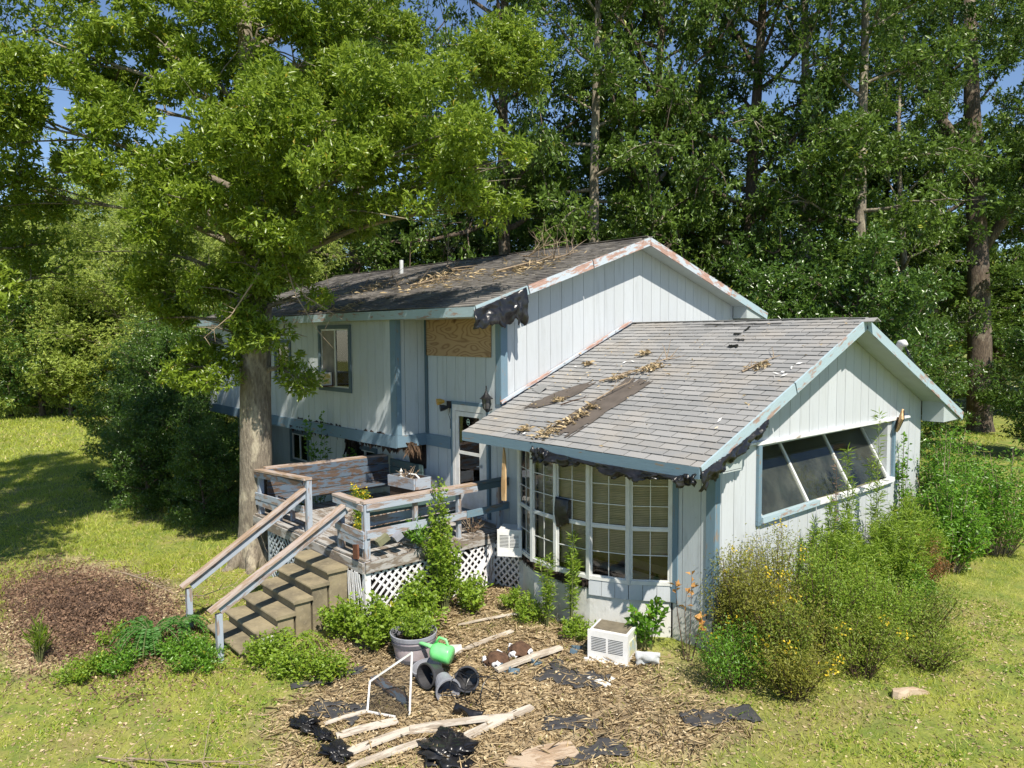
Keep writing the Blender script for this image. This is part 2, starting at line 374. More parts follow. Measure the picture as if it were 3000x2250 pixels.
def arr_mesh(name, V, Fc, mat, tint=None, smooth=False):
    # V (n,3); Fc (k,3) triangles or (k,4) quads
    me = bpy.data.meshes.new(name); n = len(V); k, q = Fc.shape
    me.vertices.add(n); me.vertices.foreach_set('co', V.astype(np.float32).ravel())
    me.loops.add(k*q); me.loops.foreach_set('vertex_index', Fc.astype(np.int32).ravel())
    me.polygons.add(k); me.polygons.foreach_set('loop_start', np.arange(0, k*q, q, dtype=np.int32))
    me.polygons.foreach_set('loop_total', np.full(k, q, np.int32))
    if smooth: me.polygons.foreach_set('use_smooth', np.ones(k, bool))
    me.update(calc_edges=True); me.materials.append(mat)
    if tint is not None:
        at = me.attributes.new('tint', 'FLOAT', 'POINT'); at.data.foreach_set('value', tint.astype(np.float32))
    return me
def nrm(a): return a/np.maximum(np.linalg.norm(a, axis=1, keepdims=True), 1e-9)
def leaves(P, D, L, Wd, tint, rng, mid=.6, droop=.12):
    n = len(P); D = nrm(D); A = nrm(rng.normal(size=(n, 3))+np.array([0, 0, 1.2]))
    Sd = nrm(np.cross(D, A)); N = np.cross(Sd, D)
    L = np.broadcast_to(L, n)[:, None]; Wd = np.broadcast_to(Wd, n)[:, None]
    V = np.empty((n, 4, 3)); V[:, 0] = P
    V[:, 1] = P+D*L*mid+Sd*Wd*.5+N*Wd*.18; V[:, 3] = P+D*L*mid-Sd*Wd*.5+N*Wd*.18
    V[:, 2] = P+D*L-N*L*droop
    b_ = np.arange(n)[:, None]*4
    Fc = np.concatenate([b_+np.array([0, 1, 2]), b_+np.array([0, 2, 3])])
    return V.reshape(-1, 3), Fc, np.repeat(tint, 4)
def rosettes(C, R, n, rng, L, Wd, k=5, flat=.65, cen=None):
    # n leaves in rosettes of k inside clumps C with radii R
    ns = max(1, n//k); w = R**2; idx = rng.choice(len(C), ns, p=w/w.sum())
    d = nrm(rng.normal(size=(ns, 3))); rr = rng.random(ns)**.42
    off = d*rr[:, None]*R[idx][:, None]; off[:, 2] *= flat
    P = C[idx]+off
    ax = nrm(d+np.array([0, 0, .45])+rng.normal(size=(ns, 3))*.45)
    Pk = np.repeat(P, k, 0); Ax = np.repeat(ax, k, 0)
    D = nrm(Ax*.55+nrm(rng.normal(size=(ns*k, 3)))*.85)
    tt = np.repeat(np.clip(rng.normal(.42, .2, ns)+.28*(rng.random(len(C))[idx]-.5), 0, .9), k)+rng.normal(0, .1, ns*k)
    tt = np.clip(tt, 0, .9); tt[rng.random(ns*k) < .012] = 1
    return leaves(Pk, D, L*(.45+.95*rng.random(ns*k)), Wd*(.5+.9*rng.random(ns*k)), tt, rng)

def tree_parts(seed, H, r0, base, spread, nl, nleaf, L, Wd, clr=.8, lean=(0, 0), extra=None, top=.96, hang=0):
    rng = np.random.default_rng(seed); B = MB()
    n = 12; tp = []
    wx = rng.normal(0, .35, 3); wy = rng.normal(0, .35, 3)
    def trunk(t):
        return Vector((lean[0]*t+wx[0]*math.sin(2.2*t)+.4*wx[1]*math.sin(6*t), lean[1]*t+wy[0]*math.sin(2.5*t)+.4*wy[1]*math.sin(5*t), H*t))
    pts = [trunk(i/n) for i in range(n+1)]
    rad = [r0*(1-.82*i/n) for i in range(n+1)]; rad[0] *= 1.35
    B.tube(pts, rad, 12)
    C = []; Rr = []; g = rng.random()*6
    for i in range(nl):
        t = base+(top-base)*((i+rng.random()*.6)/nl); a = g+i*2.4+rng.normal(0, .25)
        prof = (.55+.45*math.sin(math.pi*min(1, (t-base)/(1-base)*.85+.12)))
        ln = spread*prof*(.75+.45*rng.random()); s0 = trunk(t); el = .12+.75*(t-base)/(1-base)+rng.normal(0, .12)
        P = [s0]; d = Vector((math.cos(a)*math.cos(el), math.sin(a)*math.cos(el), math.sin(el)))
        m_ = 5
        for k in range(m_):
            d = (d+Vector(rng.normal(0, .16, 3))+Vector((0, 0, .05-hang))).normalized(); P.append(P[-1]+d*ln/m_)
        rl = max(.03, r0*(1-.82*t)*.45)
        B.tube(P, [rl*(1-.8*k/m_) for k in range(m_+1)], 6, False)
        for k in range(2, m_+1):
            for q in range(2):
                d2 = (d*.5+Vector(rng.normal(0, .6, 3))).normalized(); e = P[k]+d2*ln*.28*(.5+rng.random())
                B.tube([P[k], (P[k]+e)/2+Vector(rng.normal(0, .05, 3)), e], [rl*.35, rl*.22, .01], 4, False)
                C.append(e); Rr.append(clr*(.55+.7*rng.random()))
            C.append(P[k]+Vector((0, 0, .15))); Rr.append(clr*(.5+.5*rng.random()))
    if extra:
        for (x, y, z, r) in extra: C.append(Vector((x, y, z))); Rr.append(r)
    C = np.array([tuple(c) for c in C]); Rr = np.array(Rr)
    return B, rosettes(C, Rr, nleaf, rng, L, Wd)
def tree_protos(seed, name, leafm, barkm, **k):
    B, (V, Fc, T) = tree_parts(seed, **k)
    return B.mesh('trunk', barkm, True), arr_mesh('crown', V, Fc, leafm, T)
def place_tree(tm, cm, loc, rz, sc, label, cat='tree', group=None, leafm=None, name='forest_tree', sz=None):
    r = root(name, loc, label, cat, group)
    M = Matrix.Translation(Vector(loc)) @ Matrix.Rotation(rz, 4, 'Z') @ Matrix.Diagonal((sc, sc, sz or sc, 1))
    for nm, me in (('trunk', tm), ('crown', cm)):
        o = bpy.data.objects.new(nm, me); link(o, r, M)
        if nm == 'crown' and leafm is not None:
            o.material_slots[0].link = 'OBJECT'; o.material_slots[0].material = leafm
    return r

# ------------------------------------------------------------------ ground
def dirt_w(x, y):
    d = np.sqrt(((x+1.6)/3.0)**2+((y+2.9)/2.6)**2)
    d2 = np.sqrt(((x+8.9)/3.6)**2+((y+6.1)/1.5)**2)
    d3 = np.sqrt(((x+4.2)/1.6)**2+((y+1.4)/1.6)**2)
    d = np.minimum(np.minimum(d, d2), d3)+.8*(fbm(x*1.1, y*1.1, 11)-.5)
    return np.clip((1.12-d)/.4, 0, 1)
near = 14.
xs = np.concatenate([-np.geomspace(400, 14.6, 34), np.arange(-14.4, 9, .14), np.geomspace(9.3, 300, 30)])
ys = np.concatenate([-np.geomspace(60, 11.2, 14), np.arange(-11, 12, .14), np.geomspace(12.3, 600, 36)])
X, Y = np.meshgrid(xs, ys, indexing='ij'); Z = gz(X, Y)+.03*(fbm(X*2.5, Y*2.5, 5)-.5)
under = (X > -17.4) & (X < -.1) & (Y > .2) & (Y < 7.2)
Z = np.where(under, Z-.15, Z)
nx, ny = X.shape; I = np.arange(nx*ny).reshape(nx, ny)
Fc = np.stack([I[:-1, :-1], I[1:, :-1], I[1:, 1:], I[:-1, 1:]], -1).reshape(-1, 4)
mt, nt, b = ntree('lawn_and_litter_ground')
at = nd(nt, 'ShaderNodeAttribute', attribute_name='tint')
ge = nd(nt, 'ShaderNodeNewGeometry')
def gn(s, d=5, r=.6):
    n = nd(nt, 'ShaderNodeTexNoise', i_Scale=s, i_Detail=d, i_Roughness=r); nt.links.new(ge.outputs['Position'], n.inputs[0]); return n.outputs[0]
g1, g2, g3, g4 = gn(.25), gn(2.3), gn(22, 3), gn(.8)
gr = mixc(nt, ramp(nt, g2, .35, .65), (.13, .185, .025), (.29, .29, .06))
gr = mixc(nt, ramp(nt, g4, .52, .68, 0, .6), gr, (.27, .20, .10))
gr = mixc(nt, ramp(nt, g3, .4, .7, 0, .5), gr, (.08, .10, .02))
di = mixc(nt, ramp(nt, g2, .35, .65), (.27, .20, .12), (.48, .39, .24))
di = mixc(nt, ramp(nt, g3, .45, .7, 0, .7), di, (.09, .05, .025))
di = mixc(nt, ramp(nt, g4, .5, .62, 0, .8), di, (.13, .095, .06))
nt.links.new(mixc(nt, at.outputs['Fac'], gr, di), b.inputs['Base Color']); b.inputs['Roughness'].default_value = .95
bump(nt, b, g3, .6, .03); ground_m = mt
go = bpy.data.objects.new('ground', arr_mesh('ground', np.stack([X, Y, Z], -1).reshape(-1, 3), Fc, ground_m, dirt_w(X, Y).ravel(), True))
link(go); tag(go, 'uneven yellow green lawn with brown litter patch before the house', None, None, 'structure')

# ------------------------------------------------------------------ house dimensions
L1 = 4.538; ZF = 1.3
E1, RG1, YR1, OV1, RK1 = 3.125, 4.999, 3.635, .965, .43
E2, RG2, YR2, OV2, RK2 = 5.274, 6.785, 3.785, .90, .40
s1 = (RG1-E1)/(YR1+OV1); s2 = (RG2-E2)/(YR2+OV2)
XL = -17.5; XP = -6.94; XPO = -.703; D1 = 7.27; D2 = 7.57; T = .10
zr1 = lambda y: RG1-s1*abs(y-YR1); zr2 = lambda y: RG2-s2*abs(y-YR2)
house = root('house', (-8, 3, .25), 'abandoned grey blue split level house with curved bow window', 'house')

def strip_wall(part_name, axis, c, out, u0, u1, zlo, zhi, mat, holes=(), g=.31, ph=0, label=None, backing=.09):
    """wall with backing and one plank object per strip; out=+1/-1 outward direction on the axis"""
    brk = sorted(set([u0, u1]+[h for q in holes for h in q[:2] if u0 < h < u1]+([YR1] if zhi in (zr1h,) and u0 < YR1 < u1 else [])+([YR2] if zhi in (zr2h,) and u0 < YR2 < u1 else [])))
    def pieces(a, b_):
        z0 = (zlo, zlo); iv = [((zlo, zlo), (zhi(a), zhi(b_)))]
        for h in holes:
            if h[0] < (a+b_)/2 < h[1]:
                nv = []
                for lo, hi in iv:
                    if h[2] > lo[0]: nv.append((lo, (h[2], h[2])))
                    if h[3] < min(hi): nv.append(((h[3], h[3]), hi))
                iv = nv
        return iv
    B = MB()
    for a, b_ in zip(brk[:-1], brk[1:]):
        for lo, hi in pieces(a, b_):
            B.wall(axis, c-out*.012, c-out*(.012+backing), [(a, lo[0]), (b_, lo[1]), (b_, hi[1]), (a, hi[0])])
    w = B.build(part_name, felt_m if False else dark_wall, house, label=label)
    k0 = math.floor((u0-ph)/g); k1 = math.ceil((u1-ph)/g)
    for k in range(k0, k1):
        a, b_ = max(u0, ph+k*g+.005), min(u1, ph+(k+1)*g-.005)
        if b_-a < .02: continue
        cuts = [a]+[q for q in brk if a < q < b_]+[b_]; P = MB()
        o0 = random.uniform(0, .003)
        for p, q in zip(cuts[:-1], cuts[1:]):
            for lo, hi in pieces(p, q):
                if len(cuts) > 2 and not (lo == (zlo, zlo) and hi == (zhi(p), zhi(q))):
                    Q = MB(); Q.wall(axis, c+out*o0, c-out*.0119, [(p, lo[0]), (q, lo[1]), (q, hi[1]), (p, hi[0])]); Q.build('siding_plank', mat, w); continue
                if P.v or len(pieces(p, q)) > 1:
                    if P.v: P.build('siding_plank', mat, w); P = MB()
                P.wall(axis, c+out*o0, c-out*.0119, [(p, lo[0]), (q, lo[1]), (q, hi[1]), (p, hi[0])])
        if P.v: P.build('siding_plank', mat, w)
    return w
dark_wall = simple('dark_groove_backing', (.20, .23, .25), .9, .1, 3)
zr1h = lambda y: zr1(y)-.10
zr2h = lambda y: zr2(y)-.10
const = lambda z: (lambda u: z)
# gable walls
wR = strip_wall('right_gable_wall', 0, 0, 1, 0, D1, .75, zr1h, siding_lit, [(1.15, 5.86, 1.98, 3.10)], ph=.17, label='low gable wall with wide slanted window opening')
wG = strip_wall('upper_gable_wall', 0, -L1, 1, 0, D2, 2.9, zr2h, siding_lit, ph=.02, label='tall pale gable wall above the lower roof')
# front walls at y=0
DX0, DX1 = -5.99, -4.94
strip_wall('entry_wall', 1, 0, -1, XP, -L1+.0, .9, const(5.12), siding_front, [(DX0, DX1, ZF, 3.42)], ph=-.02, label='recessed front wall around the door')
strip_wall('bay_side_wall', 1, 0, -1, -L1+.002, -3.62, .85, const(3.35), siding_front)
strip_wall('corner_wall', 1, 0, -1, -.72, -.002, .83, const(3.38), siding_front, ph=-.22, label='narrow wall between bow window and corner')
strip_wall('lower_front_wall', 1, .0, -1, XL+.3, XP-.002, .05, const(2.75), siding_front, [(-13.35, -12.4, 1.43, 2.16), (-9.98, -8.98, 1.5, 2.12)], label='shaded lower storey wall under the overhang')
# projecting upper front wall
strip_wall('upper_front_wall', 1, XPO, -1, XL, XP, 2.72, const(5.10), siding_front, [(-10.16, -8.82, 3.60, 4.94), (-12.6, -11.82, 3.72, 4.6)], label='overhanging upper front wall with peeling paint')
strip_wall('overhang_return_wall', 0, XP, 1, XPO+.002, -.002, 2.72, const(5.10), siding_front, ph=-.2)
# hidden back and left walls, floors and ceilings that keep the inside dark
B = MB(); B.box(XL, -L1-.12, D2-.1, D2, .1, 5.2); B.box(-L1-.1, -.12, D1-.1, D1, .1, 3.1); B.build('back_wall', siding_front, house)
B = MB(); B.wall(0, XL, XL+.1, [(XPO+.12, 2.72), (D2-.1, 2.72), (D2-.1, 5.1), (XPO+.12, 5.1)]); B.wall(0, XL, XL+.1, [(YR2-4.3, 5.1), (YR2+3.7, 5.1), (YR2, 6.6), (YR2, 6.6)]); B.box(XL+.3, XL+.4, .1, D2-.1, .05, 2.7)
B.build('left_wall', siding_front, house)
B = MB(); B.box(XL+.12, XP-.13, XPO+.115, D2-.12, 2.76, 2.86); B.box(XP-.13, -L1-.12, .13, D2-.12, 2.78, 2.86); B.box(XL+.42, -L1-.12, .13, D2-.12, .05, .15); B.build('floor_deck', dark_in, house)
B = MB(); B.box(-L1+.01, -.13, .13, D1-.12, 1.15, 1.28); B.build('sunroom_floor', floor_in, house)
B = MB(); B.box(-L1+.01, -L1+.06, .13, D1-.13, 1.3, 3.2); B.box(-3.2, -.12, D1-.17, D1-.12, 1.3, 3.2); B.build('interior_wall', inside_wall, house)
# foundation
bx = -.72; by = 0.; bow = [(bx, by)]; x, y = bx, by
for k in range(5):
    a = math.radians((2-k)*15.664+9.005); x -= .617*math.cos(a); y -= .617*math.sin(a); bow.append((x, y))
B = MB()
B.box(-.12, -.02, .0, D1-.02, -.2, .745)
B.box(-.70, -.13, .012, .12, -.2, .825)
for i in range(5):
    (xa, ya), (xb, yb) = bow[i], bow[i+1]
    t = Vector((xb-xa, yb-ya, 0)).normalized(); n = Vector((-t.y, t.x, 0))
    if n.y > 0: n = -n
    top = .84 if i < 2 else .93
    a0 = Vector((xa, ya, 0))-n*.02; b0 = Vector((xb, yb, 0))-n*.02; a1 = a0-n*.15; b1 = b0-n*.15
    B.hexa([(a0.x, a0.y, -.2), (b0.x, b0.y, -.2), (b1.x, b1.y, -.2), (a1.x, a1.y, -.2), (a0.x, a0.y, top), (b0.x, b0.y, top), (b1.x, b1.y, top), (a1.x, a1.y, top)])
xl_, yl_ = bow[5]
B.hexa([(xl_-.01, yl_-.02, -.2), (xl_+.12, yl_, -.2), (xl_+.12, .1, -.2), (xl_-.01, .1, -.2), (xl_-.01, yl_-.02, .93), (xl_+.12, yl_, .93), (xl_+.12, .1, .93), (xl_-.01, .1, .93)])
B.box(-L1-2.4, -3.56, .012, .15, -.2, .84)
B.build('foundation', stucco, house, label='white stained block foundation under the bow window')

# ------------------------------------------------------------------ roofs
def roof_wave(x, y): return .035*(float(fbm(x*.5, y*.5, 21))-.5)
def slope_deck(name, x0, x1, ye, yr, ze, zr, up_ref, th=.12, label=None):
    B = MB(); B.hexa([(x0, ye, ze-th), (x1, ye, ze-th), (x1, yr, zr-th), (x0, yr, zr-th), (x0, ye, ze-.02), (x1, ye, ze-.02), (x1, yr, zr-.02), (x0, yr, zr-.02)])
    return B.build(name, felt_m, house, label=label)
XA = -4.424
front = slope_deck('lower_roof_front_slope', XA, RK1, -OV1, YR1, E1, RG1, None, label='grey shingled slope over the bow window')
back = slope_deck('lower_roof_back_slope', XA-.0, RK1, 2*YR1+OV1, YR1, E1, RG1, None)
uf = slope_deck('upper_roof_front_slope', XL-.28, -L1+RK2, -OV2, YR2, E2, RG2, None, label='debris strewn brown shingle slope of the upper roof')
ub = slope_deck('upper_roof_back_slope', XL-.28, -L1+RK2, 2*YR2+OV2, YR2, E2, RG2, None)
tab = .365; ex = .158; slope_len = math.hypot(YR1+OV1, RG1-E1)
ua = math.atan2(RG1-E1, YR1+OV1); rows = int(slope_len/ex)+1
def shingle_verts(w, h, rr=None):
    j = (lambda s: (rr.random()-.5)*s) if rr else (lambda s: 0)
    return [(0, -.012+j(.006), .002), (w, -.012+j(.006), .002), (w, h, -.014), (0, h, -.014), (0, -.012+j(.006), .012+j(.004)), (w, -.012+j(.006), .012+j(.004)), (w, h, -.006), (0, h, -.006)]
SF = [(0, 3, 2, 1), (4, 5, 6, 7), (0, 1, 5, 4), (1, 2, 6, 5), (2, 3, 7, 6), (3, 0, 4, 7)]
protos = []
for k in range(5):
    B = MB(); rr = random.Random(k); B.add(shingle_verts(tab-.016, ex+.03, rr), SF); protos.append(B.mesh('shingle', shingle_m))
cells = []; cpos = cam.matrix_world.translation
for r in range(rows):
    off = (-.5*tab if r % 2 else 0)+random.uniform(-.02, .02)
    x = XA-.01+off
    while x < RK1+.015:
        cells.append((r, x)); x += tab
def sh_M(r, x, dz=0, rot=0):
    sl = r*ex; y = -OV1-.015+sl*math.cos(ua); z = E1-.01+sl*math.sin(ua)+roof_wave(x, y)
    return Matrix.Translation((x, y, z+dz)) @ Matrix.Rotation(ua, 4, 'X') @ Matrix.Rotation(rot, 4, 'Z')
full = []; rest = MB()
for r, x in cells:
    x0 = max(x, XA-.01); x1 = min(x+tab, RK1+.015)
    if x1-x0 < .05: continue
    M = sh_M(r, x0); d = (M.translation-cpos).length
    if x1-x0 > tab-.02: full.append((d, r, x0))
    else: rest.add([M @ Vector(p) for p in shingle_verts(x1-x0-.014, ex+.03, random)], SF)
full.sort()
for i, (d, r, x) in enumerate(full):
    if i < 298:
        o = bpy.data.objects.new('shingle', protos[i % 5]); link(o, front, sh_M(r, x, random.uniform(0, .003), random.gauss(0, .008)))
    else:
        M = sh_M(r, x, random.uniform(0, .003), random.gauss(0, .008)); rest.add([M @ Vector(p) for p in shingle_verts(tab-.016, ex+.03, random)], SF)
rest.build('shingle_field', shingle_m, front, kind='stuff')
# ridge cap
B = MB(); x = XA+.1
while x < RK1:
    z = RG1+roof_wave(x, YR1)
    for sgn in (-1, 1):
        B.hexa([(x, YR1, z+.0), (x+.24, YR1, z+.006), (x+.24, YR1+sgn*.14, z+.006-.14*s1), (x, YR1+sgn*.14, z-.14*s1), (x, YR1, z+.012), (x+.24, YR1, z+.022), (x+.24, YR1+sgn*.14, z+.022-.14*s1), (x, YR1+sgn*.14, z+.012-.14*s1)])
    x += .235
B.build('ridge_cap', shingle_m, front)
def courses(name, x0, x1, ye, yr, ze, zr, mat, parent, tb=.32, ext=.143, rag=.02, sag=.05):
    a = math.atan2(zr-ze, abs(yr-ye)); sg = 1 if yr > ye else -1; n = int(math.hypot(yr-ye, zr-ze)/ext)+1; B = MB()
    for r in range(n):
        x = x0-(tb/2 if r % 2 else 0)
        while x < x1:
            xa, xb = max(x, x0), min(x+tb-.006, x1)
            if xb-xa > .03:
                def pt(xx, s, h):
                    d = r*ext+s
                    return (xx, ye+sg*d*math.cos(a), ze+d*math.sin(a)+h+sag*(float(fbm(xx*.4, d*.5, 33))-.5))
                j0 = random.uniform(0, rag); j1 = random.uniform(0, rag)
                B.add([pt(xa, -.012, 0), pt(xb, -.012, 0), pt(xb, ext+.02, -.012), pt(xa, ext+.02, -.012),
                       pt(xa, -.012, .012+j0), pt(xb, -.012, .012+j1), pt(xb, ext+.02, .0), pt(xa, ext+.02, .0)], SF)
            x += tb
    return B.build(name, mat, parent, kind='stuff')
courses('shingle_field', XL-.3, -L1+RK2+.015, -OV2, YR2, E2, RG2, shade_shingle, uf)
courses('shingle_field', XA, RK1+.01, 2*YR1+OV1, YR1, E1, RG1, shingle_m, back, tb=.9)
courses('shingle_field', XL-.3, -L1+RK2+.01, 2*YR2+OV2, YR2, E2, RG2, shade_shingle, ub, tb=1.8)
B = MB(); x = XL-.28
while x < -L1+.25:
    z = RG2+.05*(float(fbm(x*.4, 2.4, 33))-.5)
    for sgn in (-1, 1):
        B.hexa([(x, YR2, z), (x+.26, YR2, z), (x+.26, YR2+sgn*.15, z-.15*s2), (x, YR2+sgn*.15, z-.15*s2), (x, YR2, z+.02), (x+.26, YR2, z+.026), (x+.26, YR2+sgn*.15, z+.026-.15*s2), (x, YR2+sgn*.15, z+.02-.15*s2)])
    x += .25
B.build('ridge_cap', shade_shingle, uf)
# fascia and rake boards: butt below the deck edge
def rake(x, ye, yr, ze, zr, mat, w=.15, name='rake_board', segs=((0, 1),)):
    for t0, t1 in segs:
        a = Vector((x, ye+(yr-ye)*t0, ze+(zr-ze)*t0-w/2-.0)); b_ = Vector((x, ye+(yr-ye)*t1-.0, ze+(zr-ze)*t1-w/2))
        board(name, a, b_, .03, w, mat, house)
rake(RK1+.017, -OV1, YR1, E1, RG1, fascia_m, .165, segs=((0, .497), (.503, 1)))
rake(RK1+.017, 2*YR1+OV1, YR1, E1, RG1, fascia_m, .165, segs=((0, .42), (.425, 1)))
rake(-L1+RK2+.017, -OV2, YR2, E2, RG2, rake_m, .16, segs=((.26, .62), (.625, 1)))
rake(-L1+RK2+.017, 2*YR2+OV2, YR2, E2, RG2, rake_m, .16, segs=((.35, 1),))
rake(-L1+RK2+.017, -OV2, YR2, E2, RG2, fascia_m, .16, segs=((0, .255),))
rake(-L1+RK2+.017, 2*YR2+OV2, YR2, E2, RG2, fascia_m, .16, segs=((0, .345),))
board('fascia_board', (XA, -OV1-.02, E1-.095), (-2.55, -OV1-.02, E1-.10), .03, .15, trim, house)
board('fascia_board', (-2.54, -OV1-.02, E1-.10), (RK1, -OV1-.02, E1-.09), .03, .15, trim, house)
board('fascia_board', (XL-.28, -OV2-.02, E2-.10), (-11.2, -OV2-.02, E2-.11), .03, .17, fascia_m, house)
board('fascia_board', (-11.19, -OV2-.025, E2-.11), (-8.9, -OV2-.02, E2-.095), .03, .17, fascia_m, house)
board('fascia_board', (-8.89, -OV2-.02, E2-.095), (-L1+RK2, -OV2-.02, E2-.10), .03, .17, fascia_m, house)
B = MB(); B.box(XA, RK1, 2*YR1+OV1, 2*YR1+OV1+.03, E1-.15, E1-.02); B.box(XL-.28, -L1+RK2, 2*YR2+OV2, 2*YR2+OV2+.03, E2-.17, E2-.02); B.build('rear_fascia', fascia_m, house)
B = MB(); B.box(XA+.01, RK1-.01, -OV1+.01, -.01, E1-.165, E1-.15)
B.box(XL-.2, XP-.01, -OV2+.01, XPO-.02, E2-.185, E2-.165); B.box(XP+.01, -L1+RK2-.02, -OV2+.01, -.012, E2-.185, E2-.165)
B.build('eave_soffit', soffit_m, house)
B = MB()   # boxed eave ends on the gable sides
B.hexa([(.02, -OV1+.02, E1-.14), (RK1-.01, -OV1+.02, E1-.14), (RK1-.01, .0, E1-.14+0), (.02, .0, E1-.14), (.02, -OV1+.02, E1-.125), (RK1-.01, -OV1+.02, E1-.125), (RK1-.01, .0, zr1(0)-.13), (.02, .0, zr1(0)-.13)])
yb = 2*YR1+OV1
B.hexa([(.02, D1, E1-.14), (RK1-.01, D1, E1-.14), (RK1-.01, yb-.02, E1-.14), (.02, yb-.02, E1-.14), (.02, D1, zr1(D1)-.13), (RK1-.01, D1, zr1(D1)-.13), (RK1-.01, yb-.02, E1-.125), (.02, yb-.02, E1-.125)])
yb = 2*YR2+OV2
B.hexa([(-L1+.02, D2, E2-.14), (-L1+RK2-.01, D2, E2-.14), (-L1+RK2-.01, yb-.02, E2-.14), (-L1+.02, yb-.02, E2-.14), (-L1+.02, D2, zr2(D2)-.13), (-L1+RK2-.01, D2, zr2(D2)-.13), (-L1+RK2-.01, yb-.02, E2-.125), (-L1+.02, yb-.02, E2-.125)])
for k in range(0, len(B.v), 8):
    Q = MB(); Q.hexa(B.v[k:k+8]); Q.build('eave_return', soffit_m, house)
B = MB()   # sloping rake soffits
for (xa, xb, y0, yr, z0, zr) in ((.014, RK1, -OV1, YR1, E1, RG1), (.014, RK1, 2*YR1+OV1, YR1, E1, RG1), (-L1+.014, -L1+RK2, -OV2, YR2, E2, RG2), (-L1+.014, -L1+RK2, 2*YR2+OV2, YR2, E2, RG2)):
    B.hexa([(xa, y0, z0-.135), (xb, y0, z0-.135), (xb, yr, zr-.135), (xa, yr, zr-.135), (xa, y0, z0-.122), (xb, y0, z0-.122), (xb, yr, zr-.122), (xa, yr, zr-.122)])
for k in range(0, len(B.v), 8):
    Q = MB(); Q.hexa(B.v[k:k+8]); Q.build('rake_soffit', soffit_m, house)
# flashing and rotten strip where the lower roof meets the tall wall
fl = board('roof_flashing', (-L1+.05, -.05, zr1(-.05)+.045), (-L1+.05, YR1, RG1+.045), .05, .05, rake_m, house)
board('roof_flashing', (-L1+.05, 2*YR1, zr1(2*YR1)+.045), (-L1+.05, YR1, RG1+.045), .05, .05, rake_m, house)
# pale plank behind torn fascia and corner trims
def vtrim(x0, x1, y0, y1, z0, z1, mat=trim, label=None):
    # vertical corner board with grain along its length
    m_, L = frame_m(((x0+x1)/2, (y0+y1)/2, z0), ((x0+x1)/2, (y0+y1)/2, z1), (0, 1, 0)); B = MB()
    w = abs(x1-x0); d = abs(y1-y0)
    B.box(0, L, -w/2, w/2, -d/2, d/2); return B.build('trim_board', mat, house, m_, label=label)
vtrim(-L1-.13, -L1+.005, -.022, -.002, 3.5, 5.08); vtrim(-L1+.003, -L1+.024, -.02, .14, 3.42, 5.25)
vtrim(XP-.2, XP, XPO-.024, XPO-.004, 2.76, 5.1); vtrim(XP+.004, XP+.024, XPO-.02, XPO+.09, 2.76, 5.1)
vtrim(XP+.004, XP+.09, -.03, -.005, 2.76, 5.1, trim_dark)
vtrim(-.12, .005, -.024, -.004, .85, 2.96); vtrim(.004, .024, -.022, .10, .85, 3.3)
vtrim(-.72, -.60, -.024, -.004, .85, 2.96)
vtrim(DX1+.01, DX1+.09, -.022, -.004, 1.3, 3.1, trim_dark); vtrim(-4.0, -3.68, -.022, -.004, 1.0, 2.96, trim_dark)
# belt boards between the storeys
band = board('belt_board', (XL, XPO-.02, 2.62), (XP-.005, XPO-.02, 2.625), .032, .25, trim, house, bend=-.03, n=14, label='sagging rotten belt board below the upper storey')
board('belt_board', (XP+.016, XPO-.03, 2.635), (XP+.016, -.03, 2.635), .03, .24, trim, house)
board('belt_board', (XP+.03, -.022, 2.63), (DX0-.08, -.022, 2.63), .03, .24, trim, house)
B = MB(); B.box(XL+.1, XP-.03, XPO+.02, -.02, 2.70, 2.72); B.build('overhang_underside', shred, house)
# rotten shreds hanging from the sagging band and the hole in the wall under it
def shreds(name, pts, n, mat, parent, sc=.12, ln=.3, seed=1):
    rng = random.Random(seed); B = MB()
    for i in range(n):
        t = rng.random()*(len(pts)-1); k = int(t); p = Vector(pts[k]).lerp(Vector(pts[k+1]), t-k)
        w = sc*(.3+rng.random()); l = ln*(.2+rng.random()); d = Vector((rng.gauss(0, .3), rng.gauss(0, .3), -1)).normalized()
        s_ = Vector((rng.gauss(0, 1), rng.gauss(0, 1), 0)).normalized(); o_ = s_.cross(d)*.02
        a = p+s_*w/2; b_ = p-s_*w/2; c = p+d*l+s_*rng.uniform(-w, w)*.3
        B.add([a+o_, b_+o_, c, a-o_, b_-o_], [(0, 1, 2), (4, 3, 2), (0, 3, 4, 1), (1, 4, 2), (3, 0, 2)])
    return B.build(name, mat, parent, kind='stuff')
shreds('rotten_shreds', [(-12, XPO, 2.55), (-9.5, XPO+.05, 2.55), (XP, XPO+.05, 2.5)], 120, shred, house, .15, .16)
shreds('rotten_shreds', [(-9.0, -.1, 2.7), (-7.4, -.3, 2.68), (XP+.02, -.45, 2.6), (XP-.1, -.1, 2.5)], 110, tanrot, house, .16, .34, 3)
shreds('rotten_shreds', [(-10.2, -.04, 2.4), (-9.7, -.04, 2.2)], 60, shred, house, .2, .45, 5)
B = MB(); rng = random.Random(4)   # curled siding bottom edge in black rot
for i in range(34):
    x = rng.uniform(-11.5, XP-.25); w = rng.uniform(.03, .12); h = rng.uniform(.01, .06)
    B.add([(x-w, XPO-.012, 2.74), (x+w, XPO-.012, 2.74), (x+rng.uniform(-.03, .03), XPO-.02, 2.74+h), (x, XPO-.03, 2.74)], [(0, 1, 2), (0, 2, 3), (1, 3, 2)])
B.build('rot_line', shred, house, kind='stuff')
